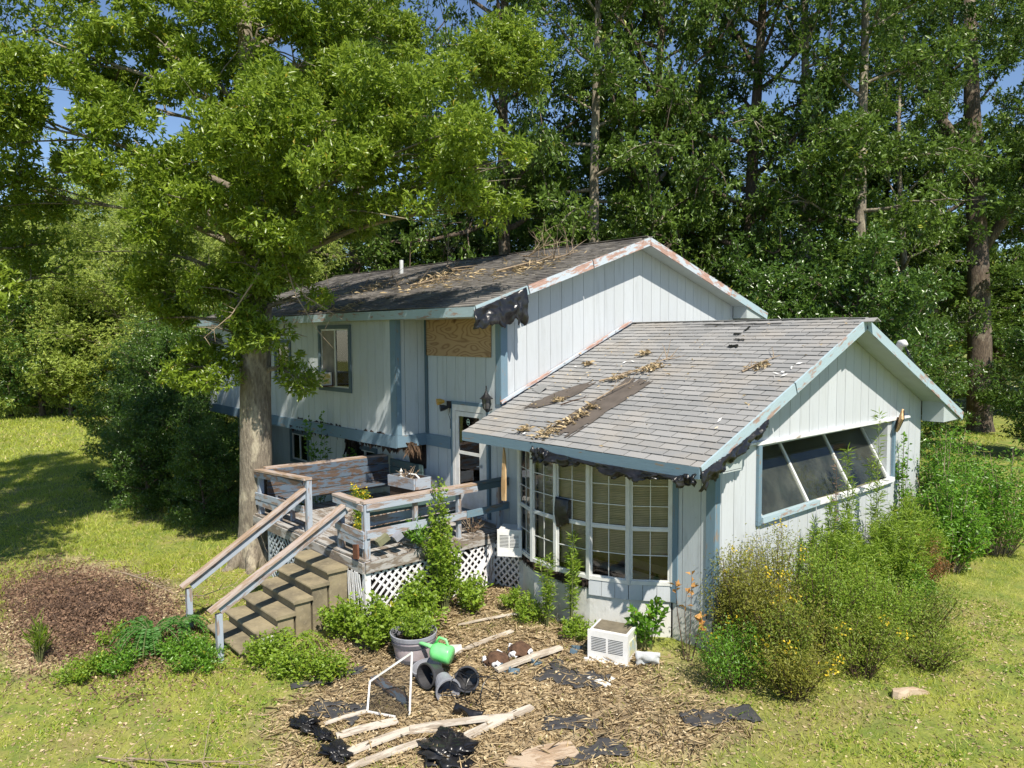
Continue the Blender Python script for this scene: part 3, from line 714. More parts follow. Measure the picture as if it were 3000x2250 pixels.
B = MB(); B.wall(1, -.016, -.006, [(-7.5, 1.9), (XP-.02, 2.0), (XP-.0, 2.55), (-7.7, 2.5)]); B.build('wall_hole', shred, house); B = MB(); B.wall(1, -.016, -.006, [(-10.3, 1.7), (-10.0, 1.6), (-10.0, 2.5), (-10.4, 2.5)])
B.build('wall_hole', shred, house, label='black rotten hole in the wall under the overhang')

# ------------------------------------------------------------------ windows
def casing(p, axis, c, out, u0, u1, z0, z1, w=.09, mat=trim_dark, t=.03):
    for (a, b_, lo, hi) in ((u0-w, u0, z0-w, z1+w), (u1, u1+w, z0-w, z1+w)):
        B = MB(); B.wall(axis, c+out*.006, c+out*(.006+t), [(a, lo), (b_, lo), (b_, hi), (a, hi)]); B.build('frame', mat, p)
    for (lo, hi) in ((z0-w, z0), (z1, z1+w)):
        B = MB(); B.wall(axis, c+out*.006, c+out*(.006+t), [(u0, lo), (u1, lo), (u1, hi), (u0, hi)]); B.build('frame' if lo > z0 else 'sill', mat, p)
def slider(c, u0, u1, z0, z1, name='window', left=None, right=glass, label=None):
    B = MB(); w = .035
    for q in (((u0, z0), (u1, z0), (u1, z0+w), (u0, z0+w)), ((u0, z1-w), (u1, z1-w), (u1, z1), (u0, z1)), ((u0, z0+w), (u0+w, z0+w), (u0+w, z1-w), (u0, z1-w)), ((u1-w, z0+w), (u1, z0+w), (u1, z1-w), (u1-w, z1-w))):
        B.wall(1, c+.0, c+.05, list(q))
    um = (u0+u1)/2; B.wall(1, c-.002, c+.04, [(um-.025, z0+w), (um+.025, z0+w), (um+.025, z1-w), (um-.025, z1-w)])
    p = B.build(name, whitemetal, house, label=label)
    for a, b_, m_ in ((u0+w, um-.025, left or glass), (um+.025, u1-w, right)):
        B = MB(); B.wall(1, c+.018, c+.024, [(a, z0+w), (b_, z0+w), (b_, z1-w), (a, z1-w)]); B.build('pane', m_, p)
    casing(p, 1, c, -1, u0, u1, z0, z1); return p
old_board = simple('stained_board', (.30, .27, .24), .8, .15, 4)
slider(XPO, -10.15, -8.83, 3.61, 4.93, left=old_board, label='sliding window half boarded behind the glass')
slider(XPO, -12.59, -11.83, 3.73, 4.59)
slider(.0, -13.34, -12.41, 1.44, 2.15); slider(.0, -9.97, -8.99, 1.51, 2.11)
B = MB()   # curtains / rooms behind those windows
B.wall(1, XPO+.25, XPO+.27, [(-9.45, 3.4), (-8.7, 3.4), (-8.7, 5), (-9.45, 5)]); B.wall(1, .3, .32, [(-13.5, 1.3), (-12.3, 1.3), (-12.3, 2.3), (-13.5, 2.3)]); B.build('curtain', simple('pale_curtain', (.5, .52, .42), .8, .1, 3), house)
# plywood over the former window
pw = MB(); pw.wall(1, -.030, -.012, [(-6.88, 4.365), (-4.80, 4.36), (-4.79, 5.09), (-6.88, 5.09)])
pw.build('plywood_board', plywood, house, label='large knotty plywood sheet covering the upper window')
# front door
B = MB()
for q in (((DX0, 1.3), (DX0+.09, 1.3), (DX0+.09, 3.42), (DX0, 3.42)), ((DX1-.09, 1.3), (DX1, 1.3), (DX1, 3.42), (DX1-.09, 3.42)), ((DX0+.09, 3.3), (DX1-.09, 3.3), (DX1-.09, 3.42), (DX0+.09, 3.42))): B.wall(1, -.04, .06, list(q))
door = B.build('storm_door', whiteplastic, house, label='white storm door with tall glass')
B = MB(); a0, a1 = DX0+.1, DX1-.1
for q in (((a0, 1.32), (a1, 1.32), (a1, 1.84), (a0, 1.84)), ((a0, 3.2), (a1, 3.2), (a1, 3.29), (a0, 3.29)), ((a0, 1.84), (a0+.1, 1.84), (a0+.1, 3.2), (a0, 3.2)), ((a1-.11, 1.84), (a1, 1.84), (a1, 3.2), (a1-.11, 3.2)), ((a0+.1, 2.46), (a1-.11, 2.46), (a1-.11, 2.52), (a0+.1, 2.52))): B.wall(1, -.035, .0, list(q))
B.build('door_leaf', whiteplastic, door)
for z0, z1 in ((1.84, 2.46), (2.52, 3.2)):
    B = MB(); B.wall(1, -.02, -.014, [(a0+.1, z0), (a1-.11, z0), (a1-.11, z1), (a0+.1, z1)]); B.build('pane', glass, door)
B = MB(); B.wall(1, .03, .06, [(a0, 1.32), (a1, 1.32), (a1, 3.28), (a0, 3.28)]); B.build('inner_door', simple('red_brown_door', (.42, .16, .11), .5, .1, 3, bs=.05), door)
B = MB(); B.wall(1, .022, .03, [(a0+.42, 2.15), (a1-.12, 2.15), (a1-.12, 2.72), (a0+.42, 2.72)]); B.build('inner_window', cream, door)
B = MB(); B.box(a1-.06, a1-.03, -.08, -.036, 2.26, 2.32); B.tube([(a1-.045, -.08, 2.29), (a1-.13, -.085, 2.28)], .01, 6); B.build('handle', greymetal, door)
B = MB()
for k in range(12):
    t0 = 2*math.pi*k/12; t1 = 2*math.pi*(k+1)/12
    B.add([(-5.5+.05*math.cos(t0), -.024, 3.1+.065*math.sin(t0)), (-5.5+.05*math.cos(t1), -.024, 3.1+.065*math.sin(t1)), (-5.5+.036*math.cos(t1), -.024, 3.1+.05*math.sin(t1)), (-5.5+.036*math.cos(t0), -.024, 3.1+.05*math.sin(t0))], [(0, 1, 2, 3)])
B.wall(1, -.026, -.022, [(-5.535, 3.085), (-5.465, 3.085), (-5.465, 3.115), (-5.535, 3.115)])
B.build('sticker', simple('pale_green_print', (.45, .62, .5), .5, .02, 3, bs=0), door)
casing(door, 1, .0, -1, DX0, DX1, 1.4, 3.42, .06, trim)

# bow window: five units
zS, zM, zT = 1.12, 1.91, 2.86
bw = MB()
for i, (x, y) in enumerate(bow): bw.box(x-.03, x+.03, y-.035, y+.03, zS-.04, 2.97)
bowp = bw.build('bow_window', whitemetal, house, label='curved window of five tall units with blinds')
for i in range(5):
    a = Vector((*bow[i+1], 0)); b_ = Vector((*bow[i], 0)); t = (b_-a).normalized(); nrmv = Vector((t.y, -t.x, 0)); Ln = (b_-a).length
    M = Matrix((t, -nrmv, Vector((0, 0, 1)))).transposed().to_4x4(); M.translation = a
    # local: X along, Y inward, Z up
    B = MB(); m0 = .034; m1 = Ln-.034
    B.box(m0-.01, m1+.01, -.03, .05, zS-.035, zS+.02); B.box(m0-.01, m1+.01, -.02, .05, 2.86, 2.97)
    B.box(m0, m1, -.02, .03, zM-.022, zM+.022)
    for (z0, z1) in ((zS+.02, zM-.022), (zM+.022, zT)):
        B.box(m0, m0+.02, -.012, .02, z0, z1); B.box(m1-.02, m1, -.012, .02, z0, z1); B.box(m0+.02, m1-.02, -.012, .02, z0, z0+.02)
    B.build('sash', whitemetal, bowp, M)
    B = MB(); um = (m0+m1)/2
    for z0, z1, nr in ((zS+.04, zM-.022, 2), (zM+.042, zT, 3)):
        B.box(um-.006, um+.006, -.006, .012, z0, z1)
        for k in range(1, nr):
            zz = z0+(z1-z0)*k/nr; B.box(m0+.02, um-.006, -.006, .012, zz-.006, zz+.006); B.box(um+.006, m1-.02, -.006, .012, zz-.006, zz+.006)
    B.build('muntin', whitemetal, bowp, M)
    for z0, z1, nr in ((zS+.04, zM-.022, 2), (zM+.042, zT, 3)):
        for k in range(nr):
            for (p, q) in ((m0+.02, um-.006), (um+.006, m1-.02)):
                if i == 2 and nr == 3 and k == 0 and p < .1: continue      # missing pane
                e = random.uniform(-.002, .002)
                za = z0+(z1-z0)*k/nr+(.006 if k else 0); zb = z0+(z1-z0)*(k+1)/nr-(.006 if k < nr-1 else 0)
                B = MB(); B.add([(p, .002, za), (q, .002+e, za), (q, .004, zb), (p, .004+e, zb)], [(0, 1, 2, 3)]); B.build('pane', glass, bowp, M)
    B = MB(); zb = {0: 1.5, 1: 1.50, 2: 1.2, 3: 1.17, 4: 1.17}[i]; z = zT+.08
    while z > zb:
        j = random.gauss(0, .0015)
        B.add([(m0, .075+j, z-.008), (m1, .075+j, z-.008+random.gauss(0, .002)), (m1, .098, z+.008), (m0, .098, z+.008)], [(0, 1, 2, 3)]); z -= .026
    B.build('blind', blind_m, bowp, M, kind='stuff')
    # skirt under the sill
    nb = MB(); k0 = 0
    for k in range(3):
        p = .0+Ln*k/3; q = Ln*(k+1)/3-.006
        if i < 2:
            B = MB(); B.box(p, q, -.02+random.uniform(0, .004), 0, .845, zS-.04); B.build('siding_plank', siding_lit, bowp, M)
        else: nb.box(p, q, .02, .06, .9, zS-.04)
    if i >= 2:
        nb.build('rotten_sheathing', shred, bowp, M)
        shreds('rotten_shreds', [M @ Vector((0, -.0, zS-.05)), M @ Vector((Ln, 0, zS-.05))], 26, shred if i != 3 else tanrot, bowp, .12, .14, i)
B = MB(); P = []
for dz in (1.0, 1.02): P += [(x, y+.02, dz) for x, y in bow]+[(-3.56, .1, dz), (-.72, .1, dz)]
n = 8; B.add(P, [tuple(range(n))[::-1], tuple(range(n, 2*n))]); B.build('bow_floor', floor_in, bowp)
B = MB(); B.box(-3.6, -.6, .02, .12, .86, 1.10); P = []; B.build('bow_sill_wall', inside_wall, bowp)
B = MB(); xl_, yl_ = bow[5]; B.box(xl_-.04, xl_-.0, yl_+.03, -.01, .93, 2.97); B.build('trim_board', trim_dark, bowp)
# black sheet over the missing pane
def crumple(name, P0, P1, drop, mat, parent, nu=40, nv=9, amp=.05, seed=0, out=(0, -1, 0), label=None, ragged=.3, thick=.012, dropf=None, cat=None):
    P0 = [Vector(p) for p in P0] ; rng = np.random.default_rng(seed); O = Vector(out)
    V = []; Fs = []
    for i in range(nu+1):
        t = i/nu*(len(P0)-1); k = min(int(t), len(P0)-2); p = P0[k].lerp(P0[k+1], t-k)
        dd = (dropf(i/nu) if dropf else drop)*(1+ragged*(float(fbm(i*.35, seed, seed))-.5)*2)
        for j in range(nv+1):
            s = j/nv
            w = amp*(float(fbm(i*.26, j*.3+seed*7, seed+3, 2))-.5)*2+amp*.3*(float(fbm(i*.8, j*.9, seed+9))-.5)*2
            V.append(p+Vector((0, 0, -dd*s))+O*(w*(.35+s)+.03*math.sin(s*3.1))+Vector((amp*(float(fbm(i*.5, j*.5, seed+5))-.5), 0, 0)))
    for i in range(nu):
        for j in range(nv):
            a = i*(nv+1)+j; Fs.append((a, a+1, a+nv+2, a+nv+1))
    B = MB(); B.add(V, Fs); o = B.build(name, mat, parent, smooth=True)
    md = o.modifiers.new('thickness', 'SOLIDIFY'); md.thickness = thick
    if label: tag(o, label, cat)
    return o
a = Vector((*bow[3], 0)); b_ = Vector((*bow[2], 0)); t = (b_-a).normalized(); nn = Vector((t.y, -t.x, 0))
crumple('plastic_patch', [a+t*.02+nn*.045+Vector((0, 0, 2.27)), a+t*.27+nn*.045+Vector((0, 0, 2.26))], None, .43, blackpl, None, 12, 12, .015, 5, tuple(nn), 'black plastic sheet hung over a missing pane of the bow window', .25, cat='plastic sheet')

# slanted glass in the right gable wall
Y0, Y1, ZB, ZTp, DX = 1.16, 5.85, 2.05, 3.06, -.55
B = MB()
sw = MB(); sw.wall(0, .004, .05, [(1.06, 1.93), (1.15, 1.93), (1.15, 3.17), (1.06, 3.17)]); 
slw = sw.build('slanted_window', trim, house, label='long window of inward leaning glass in three panels')
B = MB(); B.wall(0, .004, .05, [(5.86, 1.95), (5.94, 1.95), (5.94, 3.12), (5.86, 3.12)]); B.build('jamb', trim, slw)
board('sill', (.03, 1.15, 2.0), (.03, 2.9, 2.0), .10, .09, fascia_m, slw); board('sill', (.03, 2.93, 2.0), (.04, 5.86, 1.99), .09, .08, whitewood, slw, bend=-.02, n=8)
board('drip_board', (.03, 1.0, 3.16), (.03, 6.6, 3.13), .05, .05, whitewood, house); board('drip_board', (.02, .1, 3.165), (.02, 1.0, 3.165), .04, .03, whitewood, house)
mb = [Y0+.02, 2.61, 4.13, 5.66]
for k in range(3):
    y0, y1 = mb[k], mb[k+1]
    B = MB(); B.hexa([(0.0, y0+.03, ZB), (0.0, y1-.03, ZB), (DX, y1-.03, ZTp-.02), (DX, y0+.03, ZTp-.02), (.006, y0+.03, ZB+.004), (.006, y1-.03, ZB+.004), (DX+.006, y1-.03, ZTp-.016), (DX+.006, y0+.03, ZTp-.016)])
    B.build('pane', dusty, slw)
for yy in mb:
    board('mullion', (.01, yy, ZB+.0), (DX, yy, ZTp-.01), .055, .05, whitemetal, slw)
# siding-clad triangle at the far end of the recess, recess ceiling
B = MB(); B.add([(-.01, 5.70, ZB-.06), (-.01, 5.70, ZTp+.03), (DX-.05, 5.70, ZTp+.03), (-.01, 5.85, ZB-.06), (-.01, 5.85, ZTp+.03), (DX-.05, 5.85, ZTp+.03)], [(0, 1, 2), (5, 4, 3), (0, 3, 4, 1), (1, 4, 5, 2), (2, 5, 3, 0)]); B.build('recess_side', siding_lit, slw)
B = MB(); B.box(DX-.05, -.09, 1.15, 5.69, 3.065, 3.095); B.build('recess_ceiling', soffit_m, slw)
B = MB(); B.box(-.75, -.1, 1.16, 5.6, 1.97, 2.01); B.build('plant_shelf', simple('pale_shelf', (.5, .42, .28), .6, .1, 4), slw)

# small fittings on the house
B = MB(); B.lathe([(.055, -.3), (.055, .35), (.05, .36)], 12, (-12.4, 3.0, 6.55)); B.build('vent_pipe', greymetal, house, smooth=True)
m_ = MB(); m_.tube([(-.7, 7.9, 3.2), (-.7, 7.9, 4.38)], .035, 10); mast = m_.build('service_mast', greymetal, house, smooth=True, label='grey service mast with rounded weather cap')
B = MB(); B.tube([(-.7, 7.9, 4.36), (-.7, 7.9, 4.47), (-.66, 7.87, 4.53), (-.58, 7.82, 4.54), (-.52, 7.78, 4.50)], [.055, .075, .08, .075, .05], 12); B.build('weather_cap', whiteplastic, mast, smooth=True)
for k in range(3):
    B = MB(); B.tube([(-.56, 7.8, 4.5), (-.45+.03*k, 7.75, 4.25), (-.3, 7.85+.03*k, 3.95), (-.2, 8.0, 3.75)], .008, 5); B.build('cable', blackmetal, mast)
# floodlight
fl = root('floodlight', (-6.1, -.02, 3.4), 'black twin floodlight with a loose wire left of the door', 'floodlight')
B = MB(); B.box(-6.16, -6.02, -.05, -.005, 3.33, 3.47); B.build('base', blackmetal, fl)
for dx, dy, dz in ((-.14, -.12, .06), (.0, -.14, -.05)):
    B = MB(); c = Vector((-6.1+dx, dy-.02, 3.40+dz)); B.tube([c+Vector((.03, .07, 0)), c, c+Vector((-.03, -.07, -.01))], [.03, .06, .07], 10); B.build('lamp_head', blackmetal if dz < 0 else amber, fl)
B = MB(); B.tube([(-6.08, -.03, 3.34), (-6.09, -.05, 3.2), (-6.06, -.03, 3.08), (-6.07, -.03, 2.92)], .006, 5); B.build('wire', blackmetal, fl)
# coach lantern
cl = root('coach_lantern', (-4.82, -.02, 3.5), 'black coach lantern on the wall right of the door', 'lantern')
B = MB(); c = (-4.80, -.14, 3.42); B.lathe([(.012, .42), (.012, .36), (.02, .345), (.01, .335), (.02, .32), (.03, .30), (.05, .26), (.09, .215), (.125, .19), (.125, .18), (.07, .175)], 12, c, ); B.build('roof', blackmetal, cl, smooth=False)
B = MB(); B.lathe([(.075, .175), (.055, .0), (.0, -.0)], 8, c); B.build('lamp_glass', simple('smoky_glass', (.10, .10, .10), .15, .1, 4, bs=0), cl)
B = MB()
for k in range(4):
    t = math.pi/4+k*math.pi/2; B.tube([(c[0]+.078*math.cos(t), c[1]+.078*math.sin(t), c[2]+.175), (c[0]+.058*math.cos(t), c[1]+.058*math.sin(t), c[2])], .007, 4)
B.lathe([(.06, 0), (.03, -.03), (.012, -.06), (0, -.07)], 10, c); B.tube([(c[0], -.01, 3.40), (c[0], -.12, 3.36)], .014, 6); B.build('bracket', blackmetal, cl)
# porch solar lamp board on gable corner
sb = root('wall_solar_lamp', (.06, 5.95, 3.1), 'tilted wooden framed solar panel lamp at the slanted window corner', 'solar lamp')
board('frame', (.05, 5.98, 2.97), (.20, 5.84, 3.24), .30, .035, barewood, sb, (1, 0, .5)); board('solar_panel', (.078, 5.975, 2.99), (.222, 5.84, 3.23), .25, .02, blackmetal, sb, (1, 0, .5))

# ------------------------------------------------------------------ things inside the slanted window
def bottle(x, y, z, r, h, mat, label, neck=.4):
    B = MB(); B.lathe([(0, 0), (r, .002), (r, h*.62), (r*neck, h*.78), (r*neck, h*.94), (r*neck*1.1, h*.94), (r*neck*1.1, h), (0, h)], 12, (x, y, z))
    o = B.build('bottle', mat, None, smooth=False); return tag(o, label, 'bottle')
zs_ = 2.012
bottle(-.16, 2.02, zs_, .055, .27, amber, 'amber bottle standing behind the slanted glass')
bottle(-.18, 1.40, zs_, .05, .24, cream, 'tall cream bottle nearest the left end of the slanted window')
bottle(-.36, 2.5, zs_, .045, .27, whiteplastic, 'white spray bottle behind the first mullion')
for (x, y, r, h, mt_, lb) in ((-.10, 1.55, .04, .12, cream, 'short cream jar in front of the wire rack'), (-.13, 1.68, .045, .16, whiteplastic, 'pale jar standing left of the amber bottle'), (-.14, 2.18, .05, .14, cream, 'wide jar right of the amber bottle'), (-.2, 2.3, .05, .17, whiteplastic, 'tall white jar before the first mullion'), (-.11, 1.85, .035, .09, rust, 'small rust red jar before the amber bottle')):
    B = MB(); B.lathe([(0, 0), (r, .002), (r, h*.8), (r*.9, h*.85), (r*.95, h*.86), (r*.95, h), (0, h)], 12, (x, y, zs_)); tag(B.build('jar', mt_, None), lb, 'jar')
rk = root('wire_rack', (-.3, 1.6, zs_), 'small white wire rack leaning behind the jars', 'rack')
for k in range(10): B = MB(); B.tube([(-.22, 1.5+.035*k, zs_), (-.32, 1.46+.035*k, zs_+.2)], .006, 5); B.build('wire', whiteplastic, rk)
B = MB(); B.tube([(-.32, 1.44, zs_+.2), (-.32, 1.8, zs_+.2)], .008, 5); B.tube([(-.22, 1.48, zs_), (-.22, 1.84, zs_)], .008, 5); B.build('rail', whiteplastic, rk)
crumple('cloth_bag', [(-.3, 2.7, zs_+.3), (-.22, 3.1, zs_+.32)], None, .3, orange_m, None, 14, 8, .06, 8, (1, 0, 0), 'brown cloth bag slumped behind the slanted glass', .1, cat='bag')
rc = root('brick_box', (-.3, 3.4, zs_), 'red brown patterned box behind the second glass panel', 'box')
B = MB(); B.box(-.42, -.2, 3.25, 3.55, zs_+.0, zs_+.34); B.build('box_body', simple('red_brown_box', (.30, .09, .05), .7, .2, 6), rc)
B = MB(); B.box(-.2, -.19, 3.27, 3.53, zs_+.2, zs_+.3); B.build('label', whiteplastic, rc)
B = MB(); B.lathe([(0, 0), (.5, 0), (.5, .03), (0, .03)], 32); M = Matrix.Translation((-.85, 4.7, 2.3)) @ Matrix.Rotation(math.radians(78), 4, 'Y'); o = B.build('round_table_top', cream, None, M); tag(o, 'pale round table top leaning inside the slanted window', 'table top')

# ------------------------------------------------------------------ window box unit, air conditioners
def ac_unit(name, loc, rz, w, d, h, label, group=None, detail='front', cat='air conditioner', tilt=0):
    r = root(name, loc, label, cat, group); M0 = Matrix.Translation(Vector(loc)) @ Matrix.Rotation(rz, 4, 'Z') @ Matrix.Rotation(tilt, 4, 'X')
    B = MB(); B.box(-w/2, w/2, -d/2+.03, d/2, 0, h); B.build('body', whiteplastic, r, M0)
    B = MB(); B.box(-w/2-.012, w/2+.012, -d/2, -d/2+.028, -.01, h+.01); fp = B.build('front_panel', whiteplastic, r, M0)
    for side in (-1, 1):
        for k in range(9):
            z = h*.35+k*h*.055; B = MB(); a = side*w*.02 if side > 0 else -w*.42
            B.box(a, a+w*.38, -d/2-.004, -d/2-.001, z, z+h*.016); B.build('louvre', blackmetal, fp, M0)
    return r, M0
r, M0 = ac_unit('window_air_conditioner', (-3.70, -.50, 1.03), math.radians(38), .40, .44, .44, 'white window air conditioner at the left end of the bow window')
r, M0 = ac_unit('discarded_air_conditioner', (-.96, -1.02, .235), math.radians(22), .56, .46, .42, 'discarded white air conditioner lying on the ground by the foundation')
B = MB(); B.box(-.24, .24, -.14, .2, .405, .432); B.build('rust_tray', simple('dirty_tray', (.20, .17, .12), .9, .15, 8), r, M0)
B = MB(); B.box(.281, .289, -.12, .14, .1, .3); B.build('side_sticker', simple('faded_yellow_blue_print', (.62, .58, .30), .5, .2, 9, col2=(.30, .45, .60)), r, M0)
B = MB(); B.box(-.33, .33, -.29, -.235, -.01, .03); B.build('base_flange', whiteplastic, r, M0)
r = root('box_in_window', (-10.05, -1.0, 3.66), 'white cardboard carton with yellow print sticking out of the window', 'box')
B = MB(); B.box(-10.45, -9.62, -1.08, -.73, 3.66, 3.95); B.build('box_body', whiteplastic, r)
B = MB(); B.box(-9.62, -9.612, -1.06, -.76, 3.69, 3.92); B.build('yellow_print', simple('yellow_print', (.66, .48, .03), .5, .3, 14, col2=(.8, .8, .8), bs=0), r)
B = MB(); B.box(-10.38, -9.85, -1.09, -1.081, 3.70, 3.90); B.build('dark_print', simple('brown_print', (.22, .15, .10), .6, .3, 14, col2=(.5, .45, .38), bs=0), r)
B = MB(); B.box(-10.5, -9.55, -1.12, -.72, 3.635, 3.658); B.build('support_board', rust, r)

# ------------------------------------------------------------------ black plastic on the eaves
tp = [(-2.62, -1.0, 3.09), (-2.2, -1.02, 3.0), (-1.4, -1.02, 2.96), (-.6, -1.02, 2.955), (.1, -1.03, 2.965), (.40, -1.0, 3.05)]
crumple('eave_tarp', tp, None, .17, blackpl, None, 110, 8, .10, 2, (0, -1, 0), 'torn black plastic draped along the front eave over the bow window', .55, cat='tarp', dropf=lambda t: .24-.35*t if t < .35 else (.10+.05*math.sin(t*14) if t < .8 else .12+.4*(t-.8)))
tp = [(.475, -1.0, 3.06), (.48, -.5, 3.21), (.475, .1, 3.42), (.475, .55, 3.60)]
crumple('rake_tarp', tp, None, .22, blackpl, None, 50, 8, .06, 4, (1, 0, 0), 'torn black plastic hanging from the right rake of the lower roof', .5, cat='tarp', dropf=lambda t: .26*(1-.55*t))
tp = [(-L1+.45, -.97, 5.20), (-L1+.46, -.5, 5.36), (-L1+.455, -.1, 5.50), (-L1+.455, .22, 5.63)]
crumple('upper_rake_tarp', tp, None, .4, blackpl, None, 40, 12, .07, 6, (1, 0, 0), 'black plastic bundle at the front corner of the upper roof', .25, cat='tarp', dropf=lambda t: .30+.34*t)

# ------------------------------------------------------------------ deck
deck = root('deck', (-6.4, -1.6, .2), 'weathered wooden deck with peeling rails and white lattice skirt', 'deck')
DZ = 1.26; yy = -3.02
while yy < -.03:
    x0 = -8.55 if True else 0
    board('deck_board', (-8.6+random.uniform(0, .03), yy+.065, DZ-.015), (-4.32-random.uniform(0, .04), yy+.065, DZ-.015+random.uniform(-.004, .004)), .128, .03, deckwood, deck); yy += .136
board('rim_board', (-8.6, -3.04, DZ-.12), (-4.33, -3.04, DZ-.12), .035, .17, deckwood, deck); board('rim_board', (-4.33, -3.0, DZ-.12), (-4.33, -.35, DZ-.12), .035, .17, deckwood, deck)
B = MB(); B.box(-8.5, -4.4, -2.95, -.1, DZ-.2, DZ-.04); B.build('joist_frame', shred, deck)
def post(x, y, z0, z1, mat=bluerail, w=.095, name='post', par=deck): return board(name, (x, y, z0), (x, y, z1), w, w, mat, par, (0, 1, 0))
post(-4.42, -2.93, DZ, 2.13); post(-4.40, -2.95, .05, DZ-.035, whitewood, .1)
post(-5.28, -2.9, DZ, 2.13); post(-6.42, -2.92, DZ, 2.24); post(-8.5, -2.92, DZ, 2.05); post(-7.72, -2.9, DZ, 1.7)
for y in (-2.0, -1.1): post(-4.42, y, DZ, 2.12, w=.07)
post(-4.42, -.16, DZ, 2.12); post(-4.36, -.42, .05, DZ-.035, whitewood, .09); post(-7.95, -2.98, .05, DZ-.035, shade_lath, .08)
# right rail
board('rail_cap', (-4.44, -2.99, 2.165), (-4.38, -.75, 2.165), .15, .035, railcap, deck); board('rail_cap', (-4.38, -.745, 2.165), (-4.37, -.04, 2.175), .14, .035, trim_dark, deck)
board('rail_board', (-4.36, -2.95, 2.09), (-4.32, -.75, 2.09), .03, .10, bluerail, deck); board('rail_board', (-4.33, -.745, 2.09), (-4.32, -.04, 2.10), .03, .10, trim_dark, deck)
board('rail_board', (-4.36, -2.95, 1.66), (-4.33, -1.0, 1.66), .03, .13, bluerail, deck); board('rail_board', (-4.33, -.99, 1.66), (-4.32, -.04, 1.68), .03, .12, trim, deck)
board('rail_cap', (-5.34, -2.95, 2.16), (-4.49, -2.97, 2.166), .15, .035, railcap, deck); board('rail_board', (-5.33, -3.005, 2.085), (-4.38, -3.005, 2.085), .03, .10, bluerail, deck)
board('rail_board', (-5.30, -2.99, 1.66), (-4.38, -2.99, 1.64), .03, .13, bluerail, deck); board('rail_board', (-5.22, -2.985, 1.52), (-4.40, -2.985, 1.5), .03, .14, bluerail, deck)
# left front rail
board('rail_cap', (-8.62, -2.93, 2.12), (-6.36, -2.95, 2.26), .16, .04, railcap, deck); board('rail_board', (-8.58, -3.0, 2.04), (-6.47, -3.0, 2.17), .03, .10, shade_plank, deck)
board('rail_board', (-8.6, -2.99, 1.62), (-6.47, -2.99, 1.70), .03, .13, bluerail, deck); board('rail_board', (-8.6, -2.98, 1.5), (-7.6, -2.98, 1.52), .03, .13, bluerail, deck)
# left parapet seen from inside
board('rail_cap', (-8.45, -2.85, 2.17), (-8.35, -.15, 2.14), .17, .04, railcap, deck)
for k, z in enumerate((2.07, 1.90, 1.73, 1.56)):
    board('parapet_plank', (-8.36, -2.84, z), (-8.28+.02*k, -.12, z-.02), .03, .158, shade_plank, deck, label='blue and brown peeling plank')
for k, z in enumerate((2.0, 1.84, 1.68)):
    board('parapet_plank', (-8.2, -.10, z), (-6.98, -.08, z), .03, .15, teal, deck)
for k in range(3): board('bench_slat', (-8.15+.13*k, -2.7, 1.62), (-8.1+.13*k, -.3, 1.62), .115, .03, shade_plank, deck)
for k, (z, x) in enumerate(((1.92, -4.72), (1.76, -4.70), (1.60, -4.68))): board('bench_back_plank', (x, -2.72, z), (x, -.9, z), .03, .14, teal if k != 1 else bluerail, deck)
board('bench_leg', (-7.6, -2.7, 1.62), (-7.5, -2.72, DZ), .09, .05, bluerail, deck)
# lattice
def lattice(x0, y0, x1, y1, z0, z1, mat, skip=0., seed=0, sp=.105):
    rr = random.Random(seed); a = Vector((x0, y0, 0)); L_ = (Vector((x1, y1, 0))-a).length; d = (Vector((x1, y1, 0))-a)/L_; n = Vector((d.y, -d.x, 0)); H = z1-z0
    for s in (1, -1):
        c = -H
        while c < L_+H*0:
            if s == 1: u0, u1 = c, c+H
            else: u0, u1 = c+H, c
            p0 = [u0, z0]; p1 = [u1, z1]
            # clip to 0..L
            t0, t1 = 0, 1
            du = u1-u0
            for lim, sg in ((0, 1), (L_, -1)):
                f0 = sg*(u0-lim); f1 = sg*(u1-lim)
                if f0 < 0 and f1 < 0: t0 = 2; break
                if f0 < 0: t0 = max(t0, f0/(f0-f1))
                if f1 < 0: t1 = min(t1, f0/(f0-f1))
            c += sp*1.35
            if t0 >= t1-.06: continue
            if rr.random() < skip: continue
            q0 = a+d*(u0+du*t0)+Vector((0, 0, z0+H*t0)); q1 = a+d*(u0+du*t1)+Vector((0, 0, z0+H*t1)); o_ = n*(.005 if s == 1 else -.005)
            board('lattice_strip', q0+o_, q1+o_, .038, .009, mat, deck, tuple(n))
lattice(-4.37, -2.88, -4.35, -.48, .16, 1.07, whitewood, .06, 1)
lattice(-4.33, -.38, -3.72, -.30, .18, 1.1, whitewood, .02, 2)
lattice(-7.9, -3.02, -6.2, -3.02, .1, 1.06, shade_lath, .12, 3)
board('lattice_frame', (-4.35, -2.88, .16), (-4.34, -.48, .17), .02, .05, whitewood, deck)
for k in range(9):   # broken slats beside the stairs
    x = -4.80+.045*k; board('lattice_strip', (x+random.uniform(-.01, .2), -3.06, .25+random.random()*.2), (x, -3.06, 1.07-random.random()*.06), .032, .008, whitewood, deck, (0, 1, .05))
for k in range(7):
    board('lattice_strip', (-4.28+random.random()*.2, -.7-.12*k, .2), (-4.34, -.45-.03*k, .75+random.random()*.25), .035, .009, whitewood, deck, (1, 0, .1))
B = MB(); B.box(-8.4, -4.5, -2.7, -2.6, -.1, 1.0); B.box(-4.6, -4.5, -2.6, -.2, -.1, 1.0); B.build('underdeck_shade_panel', simple('underdeck_shade_dark', (.05, .04, .035), .9, .1, 4), deck)  # added dark sheets stand for the shade behind the lattice
